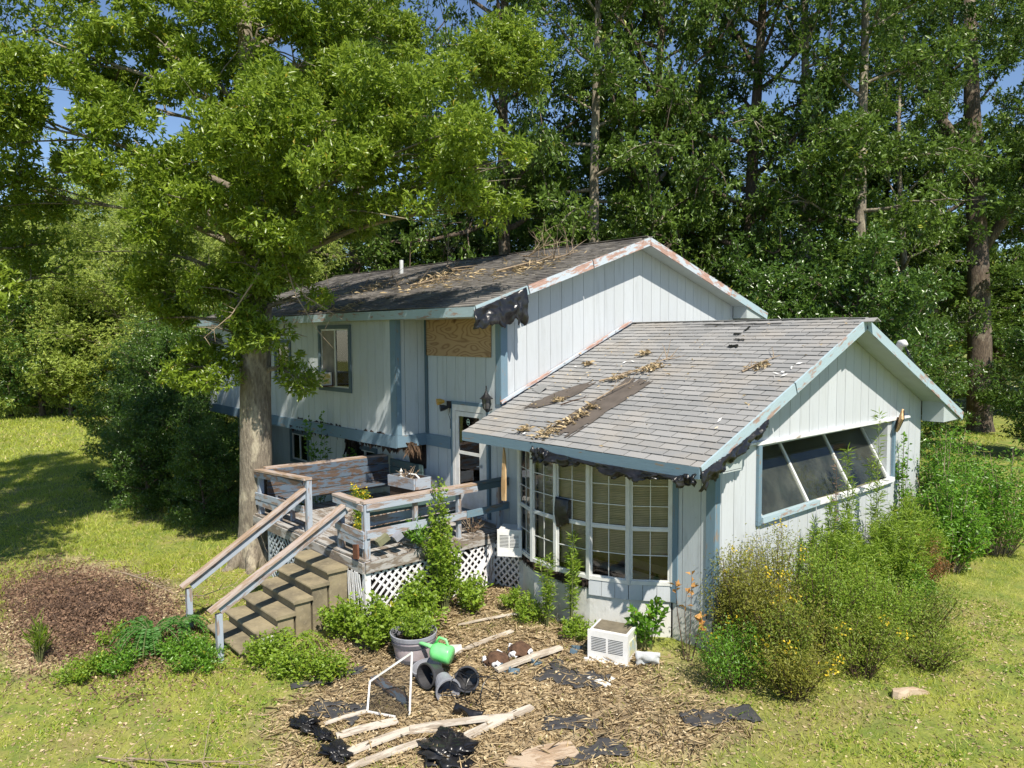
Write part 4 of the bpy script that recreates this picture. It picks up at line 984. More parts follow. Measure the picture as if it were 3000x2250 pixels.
# stair rails belong to the deck
def stairrail(x, yt, zt, yb_, zb):
    board('handrail_cap', (x, yt, zt+.02), (x+.0, yb_-.06, zb-.01), .14, .036, railcap, deck); board('handrail_board', (x, yt, zt-.075), (x, yb_+.09, zb-.02), .036, .135, bluerail, deck)
stairrail(-4.97, -2.97, 2.04, -5.14, .83); stairrail(-6.46, -2.97, 2.06, -5.06, .80)
post(-4.98, -5.06, -.05, .76, w=.085); post(-6.47, -5.0, -.05, .74, w=.085)
# concrete stairs
st = root('concrete_steps', (-5.4, -4.0, .05), 'six stained concrete steps rising to the deck', 'steps')
for k in range(6):
    yk = -4.866+.286*k; zk = ZF-.039-(6-k)*.175; x0, x1 = -6.09, -4.77
    B = MB(); B.box(x0+.05, x1-.04, yk+.05, yk+.30 if k < 5 else -3.07, -.1, zk-.055); B.build('riser', concrete, st)
    B = MB(); e = .02
    prof = [(yk, zk-.03), (yk+.006, zk-.012), (yk+.022, zk), (yk+.33 if k < 5 else -3.07, zk), (yk+.33 if k < 5 else -3.07, zk-.054), (yk+.008, zk-.054)]
    P = [(x0, y, z) for y, z in prof]+[(x1, y, z) for y, z in prof]; n = 6
    B.add(P, [tuple(range(n)), tuple(range(2*n-1, n-1, -1))]+[(i, i+n, (i+1) % n+n, (i+1) % n) for i in range(n)]); o = B.build('tread', concrete, st)
B = MB(); B.box(-4.7942, -4.7902, -4.56, -4.30, .06, .30); B.build('paint_patch', whiteplastic, st, label='white paint on the step side')
# planter box near the wall, split board, dish
pb = root('planter_box', (-6.8, -.6, 1.5), 'blue planter box with dead stems against the entry wall', 'planter')
board('side', (-7.25, -.75, 1.82), (-6.3, -.75, 1.86), .03, .22, bluerail, pb); board('side', (-7.25, -.35, 1.82), (-6.3, -.35, 1.86), .03, .22, shade_plank, pb); board('side', (-7.25, -.73, 1.82), (-7.25, -.37, 1.82), .03, .22, shade_plank, pb); board('side', (-6.3, -.73, 1.86), (-6.3, -.37, 1.86), .03, .22, bluerail, pb)
B = MB(); B.box(-7.23, -6.32, -.73, -.37, 1.4, 1.88); B.build('soil', soil, pb)
board('leg', (-7.1, -.55, 1.26), (-7.1, -.55, 1.4), .2, .2, shade_plank, pb, (0, 1, 0)); board('leg', (-6.45, -.55, 1.26), (-6.45, -.55, 1.4), .2, .2, shade_plank, pb, (0, 1, 0))
M, L_ = frame_m((-3.43, -.9, 2.93), (-3.41, -.92, 2.05), (0, 1, 0)); B = MB()
prof = [(0, 0), (.10, -.03), (.22, -.045), (.5, -.05), (.88, -.045), (.885, .045), (.6, .055), (.3, .03), (.1, .015)]
n = len(prof); B.add([(a, b_, -.015) for a, b_ in prof]+[(a, b_, .015) for a, b_ in prof], [tuple(range(n))[::-1], tuple(range(n, 2*n))]+[(i, (i+1) % n, (i+1) % n+n, i+n) for i in range(n)])
tag(B.build('split_board', barewood, None, M), 'pointed split pine board dangling from the eave left of the bow window', 'board')
cs = root('carry_basket', (-5.45, -.42, 1.28), 'white basket with black wire handle on the deck by the door', 'basket')
B = MB(); B.lathe([(0, 0), (.16, 0), (.2, .28), (.19, .28), (.15, .02)], 16, (-5.5, -.45, 1.28)); B.build('basket_body', whiteplastic, cs)
B = MB(); B.tube([(-5.5+.2*math.cos(t), -.45, 1.56+.2*math.sin(t)) for t in np.linspace(0, math.pi, 9)], .007, 5); B.build('handle', blackmetal, cs)
dl = root('deck_flood_lamp', (-4.2, -2.85, 1.5), 'broken square lamp hanging on the front deck post', 'lamp')
board('lamp_body', (-4.30, -2.8, 1.50), (-4.28, -2.62, 1.60), .12, .10, simple('olive_lamp_housing', (.20, .20, .12), .5, .1, 6), dl); board('lamp_body', (-4.28, -2.5, 1.52), (-4.26, -2.38, 1.6), .12, .10, greypl, dl); board('reflector', (-4.46, -3.09, 1.28), (-4.5, -3.07, 1.50), .15, .03, rust, dl, (0, 1, 0))
ws = root('white_ornament', (-6.6, -.55, 1.88), 'small white finial ornament on the planter box', 'ornament')
B = MB(); B.lathe([(0, 0), (.05, 0), (.05, .02), (.015, .04), (.03, .08), (.012, .1), (.035, .13), (.01, .17), (0, .2)], 10, (-7.0, -.6, 1.885)); B.build('finial', whiteplastic, ws); B = MB(); B.tube([(-6.85, -.6, 1.9), (-6.7, -.6, 2.0), (-6.55, -.55, 2.0), (-6.45, -.5, 1.9)], .018, 6); B.build('hook', whiteplastic, ws)

# ------------------------------------------------------------------ yard objects
def P3(x, y, dz=0): return (x, y, G(x, y)+dz)
bp = root('barrel_planter', P3(-2.98, -3.02), 'mauve half barrel planter with bushy plant inside', 'planter')
c = P3(-2.98, -3.02)
B = MB(); B.lathe([(.24, 0), (.262, .06), (.28, .14), (.298, .24), (.315, .34)], 32, c); B.build('barrel_body', barrel, bp, smooth=True)
B = MB(); B.lathe([(.322, .40), (.318, .34), (.303, .335), (.29, .30), (.26, .2)], 32, c); B.build('inner_wall', barrel_in, bp, smooth=True)
B = MB(); B.lathe([(.315, .34), (.33, .345), (.338, .40), (.325, .405), (.318, .38)], 32, c); B.build('rim', greypl, bp)
for z, r_ in ((.045, .266), (.275, .312)): B = MB(); B.lathe([(r_-.01, z-.025), (r_+.004, z-.022), (r_+.01, z+.024), (r_-.005, z+.026)], 32, c); B.build('hoop', barrel_in, bp)
B = MB(); B.lathe([(0, .3), (.28, .28), (.285, .25)], 24, c); B.build('soil', soil, bp)
def pot(x, y, z, r0, r1, h, rot, mat, label, cat='plant pot', name='plant_pot'):
    M = Matrix.Translation((x, y, z)) @ rot
    r = root(name, (x, y, z), label, cat)
    B = MB(); B.lathe([(0, 0), (r0, 0), (r1, h), (r1-.008, h), (r0-.008, .01), (0, .01)], 24); B.build('pot_body', mat, r, M, smooth=False)
    B = MB(); B.lathe([(r1, h-.035), (r1+.012, h-.03), (r1+.012, h+.004), (r1-.008, h+.004)], 24); B.build('rim', mat, r, M)
    return r
RX = lambda a: Matrix.Rotation(math.radians(a), 4, 'X'); RY = lambda a: Matrix.Rotation(math.radians(a), 4, 'Y'); RZ = lambda a: Matrix.Rotation(math.radians(a), 4, 'Z')
pot(-1.95, -3.26, G(-1.95, -3.26)+.15, .11, .155, .27, RZ(-20) @ RY(97), greypl, 'grey plastic bucket lying on its side, open end to the right', 'bucket', 'bucket')
pot(-2.12, -3.20, G(-2.1, -3.2)+.17, .10, .155, .24, RZ(-82) @ RY(82), darkpl, 'dark grey pot tipped forward beside the grey bucket')
pot(-1.72, -2.98, G(-1.7, -3.)+.15, .10, .15, .22, RZ(-50) @ RY(70), darkpl, 'dark pot standing behind the wire plant stand')
pot(-2.40, -3.18, G(-2.4, -3.2)+.02, .17, .2, .13, RX(10), greypl, 'wide shallow grey pot under the green pouring jug', 'plant pot')
wc = root('watering_can', (-2.15, -3.1, G(-2.2, -3.1)+.2), 'green plastic watering can lying on the pots', 'watering can')
M = Matrix.Translation((-2.1, -3.0, G(-2.1, -3.0)+.33)) @ RZ(28) @ RY(-84)
B = MB(); B.lathe([(0, 0), (.11, 0), (.125, .03), (.125, .22), (.11, .27), (.07, .30), (.0, .305)], 20); B.build('can_body', greenpl, wc, M, smooth=True)
B = MB(); B.tube([(-.02, .1, .25), (-.03, .16, .42), (-.03, .17, .6)], [.05, .03, .022], 8); B.build('spout', greenpl, wc, M, smooth=True)
B = MB(); B.tube([(.10, 0, .05), (.20, 0, .10), (.21, 0, .2), (.10, 0, .26)], .018, 8); B.build('handle', greenpl, wc, M, smooth=True)
M = Matrix.Translation((-2.55, -2.98, G(-2.4, -3.0)+.18)) @ RZ(20); B = MB(); B.box(0, .36, 0, .2, 0, .06); tag(B.build('foam_tray', whiteplastic, None, M @ RY(-14)), 'white foam tray behind the watering can', 'tray')
# wire plant stand
pc = root('wire_plant_stand', P3(-1.35, -3.22), 'toppled black wire plant stand with rings', 'plant stand')
M = Matrix.Translation(P3(-1.62, -3.25, .2)) @ RZ(15) @ RY(88)
for k, z in enumerate((.0, .25, .5)):
    B = MB(); rr = .17+.02*k; B.tube([(rr*math.cos(t), rr*math.sin(t), z) for t in np.linspace(0, 2*math.pi, 25)], .006, 5, False); B.build('ring', blackmetal, pc, M)
for k in range(6):
    t = k*math.pi/3; B = MB(); B.tube([(.17*math.cos(t), .17*math.sin(t), 0), (.16*math.cos(t+.3), .16*math.sin(t+.3), .2), (.21*math.cos(t), .21*math.sin(t), .5)], .006, 5, False); B.build('wire', blackmetal, pc, M)
tag(crumple('black_strap', [P3(-1.32, -3.52, .18), P3(-1.1, -3.46, .14), P3(-.98, -3.36, .12)], None, .12, blackpl, None, 14, 5, .05, 12, (.3, -1, 0)), 'small black plastic tangle in front of the wire stand', 'plastic scrap')
# insect screen frame leaning
sf = root('window_screen', P3(-2.1, -4.0), 'bent insect screen in a white frame leaning before the barrel planter', 'window screen')
q = [Vector(P3(-2.52, -4.12, .50)), Vector(P3(-1.93, -3.87, .78)), Vector(P3(-1.72, -3.93, .05)), Vector(P3(-1.82, -4.07, .02)), Vector(P3(-2.15, -4.27, .04))]
q[0] = Vector((-2.28, -4.15, G(-2.2, -4.2)+.34)); q[1] = Vector((-1.87, -3.78, G(-1.9, -3.8)+.72)); q[2] = Vector((-1.72, -3.93, G(-1.7, -3.9)+.02))
for a, b_ in ((0, 1), (1, 2), (0, 4), (4, 3)): board('frame_bar', q[a], q[b_], .022, .022, whiteplastic, sf)
B = MB(); B.add([q[0], q[1], q[2], q[3], q[4]], [(0, 1, 2, 3, 4)]); B.build('screen_mesh', screen_m, sf)
# loose planks
def plank(a, b_, w, h, label, mat=oldplank, dz=.04, rough=.12, dz2=None):
    ng = Vector((0, 0, 1)); o = board('plank', P3(*a, dz), P3(*b_, dz2 if dz2 is not None else dz), w, h, mat, None, n=8, rough=rough, bend=.01)
    tag(o, label, 'plank'); return o
plank((-1.92, -4.82), (-1.70, -4.12), .13, .025, 'first weathered plank, lying next to the torn black bag', oldplank)
plank((-1.52, -4.93), (-1.42, -4.1), .12, .03, 'second weathered plank, touching the two joined boards', oldplank)
plank((-1.25, -5.05), (-1.09, -4.12), .10, .03, 'long plank running under the large black bag', oldplank)
plank((-1.40, -4.14), (-.70, -3.13), .10, .035, 'long thin board crossing over a broken plank', oldplank, .07)
plank((-1.42, -4.16), (-1.16, -3.86), .12, .02, 'short board under the end of the long thin board', oldplank, .035)
plank((-.80, -3.82), (-.72, -2.80), .11, .04, 'straight broken plank with a splintered right end', oldplank, .045)
plank((-1.72, -2.53), (-1.56, -1.45), .12, .035, 'plank lying across blue shards beside the root balls', oldplank, .07)
plank((-2.62, -2.66), (-2.56, -1.50), .09, .02, 'narrow board right of the barrel planter', oldplank)
plank((-2.86, -3.75), (-1.98, -3.80), .15, .025, 'dark plank seen through the leaning screen', shade_plank)
plank((-2.26, -4.80), (-2.16, -4.25), .06, .02, 'narrow stick shaped lath left of the first plank', oldplank)
plank((-3.35, -1.95), (-2.95, -.95), .06, .015, 'thin lath below the lattice weeds', oldplank)
plank((.02, -3.6), (.25, -3.05), .3, .02, 'pale broken plywood scrap at the lower edge', drift)
plank((-.1, -3.75), (.35, -3.45), .2, .02, 'pale curled bark like plywood strip nearest the camera', drift)
# driftwood slab on right lawn
B = MB(); M = Matrix.Translation(P3(2.33, .72, .0)) @ RZ(62); prof = [(-.24, .0), (-.18, .09), (-.02, .10), (.1, .05), (.22, .03), (.26, -.06), (.12, -.05), (.02, -.02), (-.1, -.05), (-.2, -.05)]
n = len(prof); B.add([(a, b_, -.01) for a, b_ in prof]+[(a*.96, b_*.9, .06+.02*math.sin(a*20)) for a, b_ in prof], [tuple(range(n))[::-1], tuple(range(n, 2*n))]+[(i, (i+1) % n, (i+1) % n+n, i+n) for i in range(n)])
tag(B.build('broken_wood_slab', drift, None, M), 'pale broken slab of rotten wood on the right lawn', 'wood piece')
# root balls with white wrap
def blob(name, loc, r, mat, label=None, cat=None, parent=None, seed=0, sq=(1, 1, .7), amp=.3, n=20):
    V = []; Fs = []
    for i in range(n+1):
        th = math.pi*i/n
        for j in range(n*2):
            ph = math.pi*j/n; d = Vector((math.sin(th)*math.cos(ph), math.sin(th)*math.sin(ph), math.cos(th)))
            k = 1+amp*(float(fbm(d.x*2.3+5*seed, d.y*2.3+d.z*3.1, seed))-.5)*2+amp*.4*(float(fbm(d.x*7+5*seed, d.y*7+d.z*6.1, seed))-.5)*2
            V.append((loc[0]+d.x*r*sq[0]*k, loc[1]+d.y*r*sq[1]*k, loc[2]+d.z*r*sq[2]*k))
    for i in range(n):
        for j in range(2*n): a = i*2*n+j; b_ = i*2*n+(j+1) % (2*n); Fs.append((a, a+2*n, b_+2*n, b_))
    B = MB(); B.add(V, Fs); o = B.build(name, mat, parent, smooth=True)
    if label and parent is None: tag(o, label, cat)
    return o
for k, (x, y, lb) in enumerate(((-1.95, -2.32, 'brown root ball in torn white wrap, the one nearer the barrel planter'), (-1.92, -1.92, 'brown root ball in torn white wrap, farther from the barrel planter'))):
    r = root('root_ball', P3(x, y), lb, 'root ball'); blob('soil_clump', P3(x, y, .06), .17, stump_m, parent=r, seed=k+1, sq=(1, 1, .6))
    for q in range(3):
        a = 2.0+q*1.6+k; tp = [P3(x+.17*math.cos(a+t), y+.17*math.sin(a+t), .10+.04*math.sin(5*t)) for t in (0, .4, .8)]
        o = crumple('white_wrap', tp, None, .09, whiterag, r, 12, 5, .04, 20+q+4*k, (math.cos(a), math.sin(a), .5))
for k, (x, y) in enumerate(((-1.73, -2.40), (-1.58, -2.33), (-1.55, -1.95), (-1.4, -1.35), (-1.45, -1.25))):
    B = MB(); M = Matrix.Translation(P3(x, y, .02)) @ RZ(40*k) @ RX(12); B.box(-.07, .07, -.05, .05, 0, .02); B.box(-.07, -.05, -.05, .05, .02, .06)
    tag(B.build('blue_shard', bluerag, None, M), 'broken blue grey shard lying by the plank and root balls', 'shard', 'blue grey shards around the root balls')
# black bags and ground cloth
def bag(x, y, r, lb, seed, sq=(1.2, .8, .45)):
    o = blob('plastic_bag', P3(x, y, .05), r, blackpl, lb, 'plastic bag', None, seed, sq, .75, 26)
bag(-2.42, -4.98, .16, 'crumpled black plastic bag at the left end of the litter patch', 3); bag(-2.08, -4.93, .13, 'flat black plastic scrap between the two left bags', 4, (1.4, .7, .35)); bag(-1.60, -4.98, .16, 'black plastic bag under the first plank', 5)
bag(-.72, -4.06, .30, 'large black plastic bag at the bottom centre of the litter patch', 6, (1.1, .9, .3)); bag(-.92, -3.92, .16, 'small black bag joined behind the large black bag', 9, (1.1, .8, .4))
def sheet(pts, lb, seed, sc=1):
    n = 14; V = []; Fs = []; x0, y0, x1, y1, w = pts
    a = Vector((x0, y0, 0)); d = Vector((x1-x0, y1-y0, 0)); nn = Vector((-d.y, d.x, 0)).normalized()
    for i in range(n+1):
        for j in range(n+1):
            s = i/n; t = (j/n-.5)*w*(1+.5*(float(fbm(i*.5, seed, seed))-.5)*2); p = a+d*s+nn*t+nn*.2*(float(fbm(i*.3, 4, seed+1))-.5)
            V.append((p.x, p.y, G(p.x, p.y)+.012+.035*float(fbm(i*.6, j*.6, seed))))
    for i in range(n):
        for j in range(n):
            if fbm(i*.45+seed, j*.45, seed+2) > .74: continue
            k = i*(n+1)+j; Fs.append((k, k+1, k+n+2, k+n+1))
    B = MB(); B.add(V, Fs); o = B.build('ground_cloth', cloth_m, None, smooth=True); md = o.modifiers.new('thickness', 'SOLIDIFY'); md.thickness = .006; tag(o, lb, 'ground cloth')
sheet((-2.75, -4.75, -2.15, -4.35, .4), 'black ground cloth flap beside the leftmost plastic bag', 1); sheet((-3.4, -4.7, -3.1, -3.7, .15), 'narrow black ground cloth strip at the left litter edge', 2)
sheet((-1.35, -2.0, -.5, -1.75, .45), 'black ground cloth between the blue shards and the discarded unit', 3); sheet((-.4, -2.9, .1, -2.5, .3), 'torn black cloth patch right of the straight broken plank', 4)
sheet((.2, -3.4, .6, -2.6, .3), 'black ground cloth around the pale plywood scraps', 5); sheet((.75, -1.75, 1.25, -1.0, .3), 'grey torn cloth below the olive bush', 6)
tag(crumple('foil_sheet', [P3(-.52, -1.05, .22), P3(-.3, -.82, .2)], None, .2, greymetal, None, 12, 8, .05, 31, (.7, -.7, 0)), 'crumpled silver foil sheet beside the discarded air conditioner', 'foil')
B = MB(); B.box(-.75, -.42, -1.78, -1.68, .225, .25); tag(B.build('white_lath', whiteplastic, None, RZ(0)), 'white strip lying before the discarded air conditioner', 'strip')
B = MB(); B.box(-.62, -.5, -1.62, -1.5, .225, .24); tag(B.build('white_scrap', whiteplastic, None), 'small white scrap beside the white strip', 'scrap')

# roof debris: tar patches, branches, leaf drifts, white flecks
def on1(x, y, dz=.02): return (x, y, zr1(y)+dz+roof_wave(x, y))
def roofpatch(x0, x1, y0, y1, seed, name, mat, par, wob=.12, dz=.016, shear=0):
    n = 30; V = []; Fs = []
    for i in range(n+1):
        for j in range(n+1):
            s, t = i/n, j/n; ed = 1+.0*s
            w = (.25+.75*math.sin(math.pi*(.12+.8*t))) if wob > .1 else 1
            x = (x0+x1)/2+(s-.5)*(x1-x0)*w+shear*(t-.5)+.5*wob*(float(fbm(t*4, seed, seed))-.5); y = y0+(y1-y0)*t+wob*(float(fbm(s*4, seed+3, seed))-.5)
            V.append(on1(x, y, dz))
    for i in range(n):
        for j in range(n):
            ee = min(i, n-1-i, j, n-1-j)/n
            if name == 'tar_patch' and float(fbm(i*.33+seed, j*.2, seed)) > .50+ee*2.2: continue
            k = i*(n+1)+j; Fs.append((k, k+n+1, k+n+2, k+1))
    B = MB(); B.add(V, Fs); return B.build(name, mat, par, smooth=True)
roofpatch(-2.62, -2.0, -.75, 1.15, 3, 'tar_patch', patch_m, front, .1, .020, .15)
roofpatch(-3.75, -3.15, -.1, .95, 5, 'tar_patch', patch_m, front, .25, .020, .55)
def branch(pts, r, label, par=None, seed=0, mat=twig_m, ntw=5, name='fallen_branch', tw=.3):
    rng = random.Random(seed); B = MB(); P = [Vector(p) for p in pts]; n = len(P)
    B.tube(P, [r*(1-.7*i/(n-1)) for i in range(n)], 6)
    for k in range(ntw):
        t = rng.random()*(n-1); i = int(t); p = P[i].lerp(P[i+1], t-i); d = (P[i+1]-P[i]).normalized(); d2 = (d*.6+Vector((rng.gauss(0, .5), rng.gauss(0, .5), abs(rng.gauss(0, .25))))).normalized(); l = tw*(.4+rng.random())
        B.tube([p, p+d2*l*.5+Vector((0, 0, rng.gauss(0, .02))), p+d2*l], [r*.45, r*.3, .002], 4)
    o = B.build(name, mat, par)
    if par is None: tag(o, label, 'branch')
    return o
branch([on1(-3.0, .95, .05), on1(-2.6, 1.25, .06), on1(-2.3, 1.7, .07), on1(-2.15, 2.0, .05)], .022, 'curved dry branch above the big tar patch', seed=1, ntw=9)
branch([on1(-2.5, .35, .05), on1(-2.35, .65, .1), on1(-2.3, .95, .06)], .013, 'thin forked twig in the middle of the tar patch', seed=2)
branch([on1(-.55, 1.55, .03), on1(-.4, 1.85, .05), on1(-.25, 2.15, .03)], .018, 'short straight dry stick on the right part of the lower roof', seed=3, ntw=3)
branch([on1(-3.1, .1, .03), on1(-2.9, .2, .07), on1(-2.75, .35, .06)], .016, 'dark curled bark stick left of the big tar patch', seed=4, ntw=2, mat=reed_m)
def scatter(name, pts, sig, n, L_, W_, mat, par, seed, on, label=None, cat=None, group=None, up=.25):
    rng = np.random.default_rng(seed); P = []
    k = rng.integers(0, len(pts), n); s = np.array(pts)[k]; xy = s[:, :2]+rng.normal(0, 1, (n, 2))*(s[:, 2:3]*sig)
    P = np.array([on(a, b_) for a, b_ in xy]); P[:, 2] += rng.random(n)*up*.15+.012
    D = rng.normal(size=(n, 3)); D[:, 2] = np.abs(D[:, 2])*up
    V, Fc, Tt = leaves(P, D, L_*(.5+rng.random(n)), W_*(.5+rng.random(n)), np.clip(rng.random(n), 0, 1), rng)
    o = bpy.data.objects.new(name, arr_mesh(name, V, Fc, mat, Tt)); link(o, par)
    tag(o, label, cat, group, 'stuff'); return o
scatter('leaf_drift', [(-2.55, -.8, 1), (-2.5, -.65, 1), (-2.45, -.4, .8), (-2.42, -.15, .6), (-2.4, .1, .5), (-2.7, 1.15, .8), (-2.35, 1.45, 1.1), (-2.25, 1.6, .8), (-.35, 1.75, .9), (-3.3, .25, .4), (-3.1, -.75, .6), (-3.9, 1.6, .3), (-2.9, 2.1, .5)], .085, 620, .10, .035, deadleaf, front, 2, lambda a, b_: on1(a, b_, .01))
scatter('leaf_drift', [(-2.2, 1.5, 4), (-3.2, .5, 3), (-1, 1.5, 5), (-3.5, 1.8, 3)], .25, 160, .06, .025, deadleaf, front, 5, lambda a, b_: on1(min(.2, a), min(3.4, b_), .01))
B = MB(); rng = random.Random(2)
for (x, y) in ((.02, 1.55), (.1, 1.6), (.05, 1.45), (.18, 1.5), (.16, 1.75), (.2, 1.9), (-3.1, 1.75), (-2.95, 1.8), (-.0, .1), (-3.0, -.82), (-4.1, 1.5)):
    l = rng.uniform(.03, .07); a = rng.random()*3; dx, dy = l*math.cos(a), l*math.sin(a); B.add([on1(x-dx, y-dy, .024), on1(x+.02, y-.02, .024), on1(x+dx, y+dy, .026), on1(x-.02, y+.02, .03)], [(0, 1, 2), (0, 2, 3)])
B.build('white_flecks', whiteplastic, front, kind='stuff')
for k, (x, y, w, l) in enumerate(((-1.55, 3.0, .16, .06), (-1.35, 2.75, .22, .05), (-1.3, 2.5, .2, .09), (-1.75, 3.45, 1.6, .04), (-1.5, 3.25, .05, .2))):
    roofpatch(x-w/2, x+w/2, y-l/2, y+l/2, k+30, 'torn_felt', blackpl, front, .08, .026)
B = MB(); B.add([on1(-4.3, .55, .015), on1(-4.0, .45, .02), on1(-3.95, .62, .09), on1(-4.25, .72, .06)], [(0, 1, 2, 3)]); o = B.build('lifted_shingle', shingle_m, front); o.modifiers.new('t', 'SOLIDIFY').thickness = .01
def on2(x, y, dz=.03): return (x, y, zr2(y)+dz+.02)
for k, (pts, r_, lb) in enumerate((([on2(-9.6, 2.9, .1), on2(-9.0, 2.2, .1), on2(-8.4, 1.9, .1)], .04, 'thick broken limb on the upper roof slope'),
                                ([on2(-7.2, 3.0, .05), on2(-6.6, 2.6, .1), on2(-6.0, 2.7, .35)], .025, 'leaning branch near the middle of the upper ridge'),
                                ([on2(-6.5, 1.6, .04), on2(-6.0, 2.0, .06), on2(-5.2, 2.5, .05)], .03, 'long branch near the right rake of the upper roof'),
                                ([on2(-11.5, 1.2, .05), on2(-10.9, 1.6, .08), on2(-10.3, 1.4, .05)], .02, 'small branch cluster over the sliding window'),
                                ([on2(-8.8, .9, .05), on2(-8.2, 1.3, .06), on2(-7.6, 1.2, .05)], .02, 'branch cluster on the middle of the upper roof slope'),
                                ([on2(-14.0, .9, .05), on2(-13.4, 1.4, .08)], .02, 'branch lying on the left end of the upper roof'),
                                ([on2(-10.2, 3.0, .02), on2(-10.1, 2.95, .5)], .012, 'upright twig near the vent pipe'))):
    branch(pts, r_, lb, seed=40+k, ntw=12, tw=.55)
for k in range(6):
    x = -6.6+.22*k; branch([on2(x, 2.9, 0), on2(x+random.uniform(-.1, .1), 2.9, .3), on2(x+random.uniform(-.25, .25), 2.8, .62)], .009, 'bare upright twig sprouting on the upper roof near its ridge', seed=60+k, ntw=5, tw=.3)['group'] = 'bare twigs standing on the upper roof'
scatter('leaf_drift', [(-6.0, 2.1, 3), (-5.6, 1.6, 3), (-9, 1.9, 3), (-8.4, 1.1, 3), (-11, 1.3, 3), (-14, .9, 4), (-7.4, 1.4, 4), (-10.5, -.6, 2), (-9, -.7, 2)], .13, 800, .15, .03, deadleaf, uf, 8, lambda a, b_: on2(min(-4.6, a), min(3.6, max(-.85, b_)), -.01))

# ------------------------------------------------------------------ plants
def bush(name, label, cat, loc, H, R_, nst, nleaf, L_, W_, mat, seed, lean=(0, 0), stemm=stem_m, group=None, along=False, spread=.09, flower=0, fl_mat=yellowfl, base=.25, low=.2, parent=None, thick=.008, dome=.8, mid=.5, up=.5):
    rng = np.random.default_rng(seed); loc = Vector(loc); B = MB(); P = []; D = []; TT = []
    tips = []
    for s in range(nst):
        a = rng.random()*6.283; rr = math.sqrt(rng.random())
        b0 = Vector((math.cos(a)*rr*R_*base, math.sin(a)*rr*R_*base, 0))
        hh = H*(1-.55*rr*rr*dome)*(.7+.42*rng.random())
        tip = Vector((math.cos(a)*rr*R_+lean[0]*hh/H, math.sin(a)*rr*R_+lean[1]*hh/H, hh)); midp = (b0+tip)/2+Vector((rng.normal(0, .08)*R_, rng.normal(0, .08)*R_, hh*.12))
        B.tube([b0, midp, tip], [thick, thick*.7, thick*.25], 4, False); tips.append(tip)
        m_ = max(1, nleaf//nst); t = low+(1-low)*rng.random(m_)**.8
        A = np.array(b0)[None]*((1-t)**2)[:, None]+2*np.array(midp)[None]*(t*(1-t))[:, None]+np.array(tip)[None]*(t**2)[:, None]
        d = rng.normal(size=(m_, 3)); d[:, 2] = d[:, 2]*.5+up; d = nrm(d)
        if along: A = A+d*.01
        else: A = A+rng.normal(size=(m_, 3))*spread*R_
        P.append(A); D.append(d); TT.append(np.clip(rng.normal(.45, .22, m_)+.15*(rng.random()-.5), 0, .92))
    P = np.concatenate(P); D = np.concatenate(D); TT = np.concatenate(TT); n = len(P); TT[rng.random(n) < .02] = 1; P[:, 2] = np.maximum(P[:, 2], .01)
    V, Fc, Tt = leaves(P, D, L_*(.6+.7*rng.random(n)), W_*(.6+.7*rng.random(n)), TT, rng, mid)
    r = parent or root(name, tuple(loc), label, cat, group); M = Matrix.Translation(loc)
    B.build('stem', stemm, r, M)
    o = bpy.data.objects.new('foliage', arr_mesh('foliage', V, Fc, mat, Tt)); link(o, r, M)
    if flower:
        k = rng.choice(len(tips), flower); C = np.array([tuple(tips[i]) for i in k]); Fp = np.repeat(C, 14, 0)+rng.normal(size=(flower*14, 3))*.045
        V, Fc, Tt = leaves(Fp, rng.normal(size=(len(Fp), 3)), .04, .03, rng.random(len(Fp)), rng); o = bpy.data.objects.new('flower', arr_mesh('flower', V, Fc, fl_mat, Tt)); link(o, r, M); o['kind'] = 'stuff'
    return r
bush('potted_plant', 'bushy green plant growing in the barrel planter', 'plant', (-2.98, -3.0, G(-2.98, -3.02)+.28), .42, .30, 30, 1500, .05, .025, weedleaf, 1)
# weeds in front of the deck
for k, (x, y, H, R_, n, lb) in enumerate(((-4.25, -3.45, .58, .36, 2600, 'tall leafy weed against the front deck post'), (-3.65, -3.15, .66, .42, 3400, 'round leafy weed left of the barrel planter'), (-3.95, -2.25, .78, .34, 2600, 'weed clump in front of the middle of the white lattice'), (-4.0, -1.75, 1.6, .30, 3600, 'tallest weed clump rising above the deck edge by the lattice'), (-3.7, -1.45, .55, .36, 1800, 'low weed clump at the right end of the white lattice'), (-3.6, -2.6, .5, .45, 2200, 'low weed behind the barrel planter'))):
    bush('leafy_weed', lb, 'weed', P3(x, y), H*1.1, R_*1.08, 26, int(n*.62), .07, .048, weedleaf, 10+k, spread=.11)
bush('leafy_weed', 'thin weed reaching over the right deck rail', 'weed', P3(-4.08, -1.75), 2.3, .28, 12, 900, .06, .042, weedleaf, 30)
for k, (x, y, lb) in enumerate(((-3.75, -4.45, 'low bright weed right of the step rail foot'), (-3.35, -4.25, 'low rounded weed left of the litter patch'), (-4.35, -4.6, 'low weed at the foot of the lowest step'))):
    bush('low_weed', lb, 'weed', P3(x, y), .42, .38, 20, 1300, .06, .03, weedleaf, 40+k, spread=.13)
bush('goldenrod', 'yellow flowered goldenrod growing through the deck boards', 'plant', (-5.9, -2.2, 1.27), 1.0, .16, 8, 700, .09, .018, weedleaf, 50, along=True, flower=10)
bush('goldenrod', 'small goldenrod beside the inclined rail post', 'plant', (-5.4, -2.4, 1.27), .45, .14, 5, 260, .08, .018, weedleaf, 51, along=True, flower=4)
bush('broadleaf_weed', 'glossy broad leaved weed on the deck inside the right rail', 'weed', (-4.35, -1.95, 1.3), .45, .3, 16, 420, .11, .03, brightleaf, 52)
bush('dry_weed', 'dry brown twiggy weed on the deck right end', 'weed', (-4.55, -.7, 1.27), .3, .35, 26, 120, .05, .02, brushleaf, 53, stemm=twig_m)
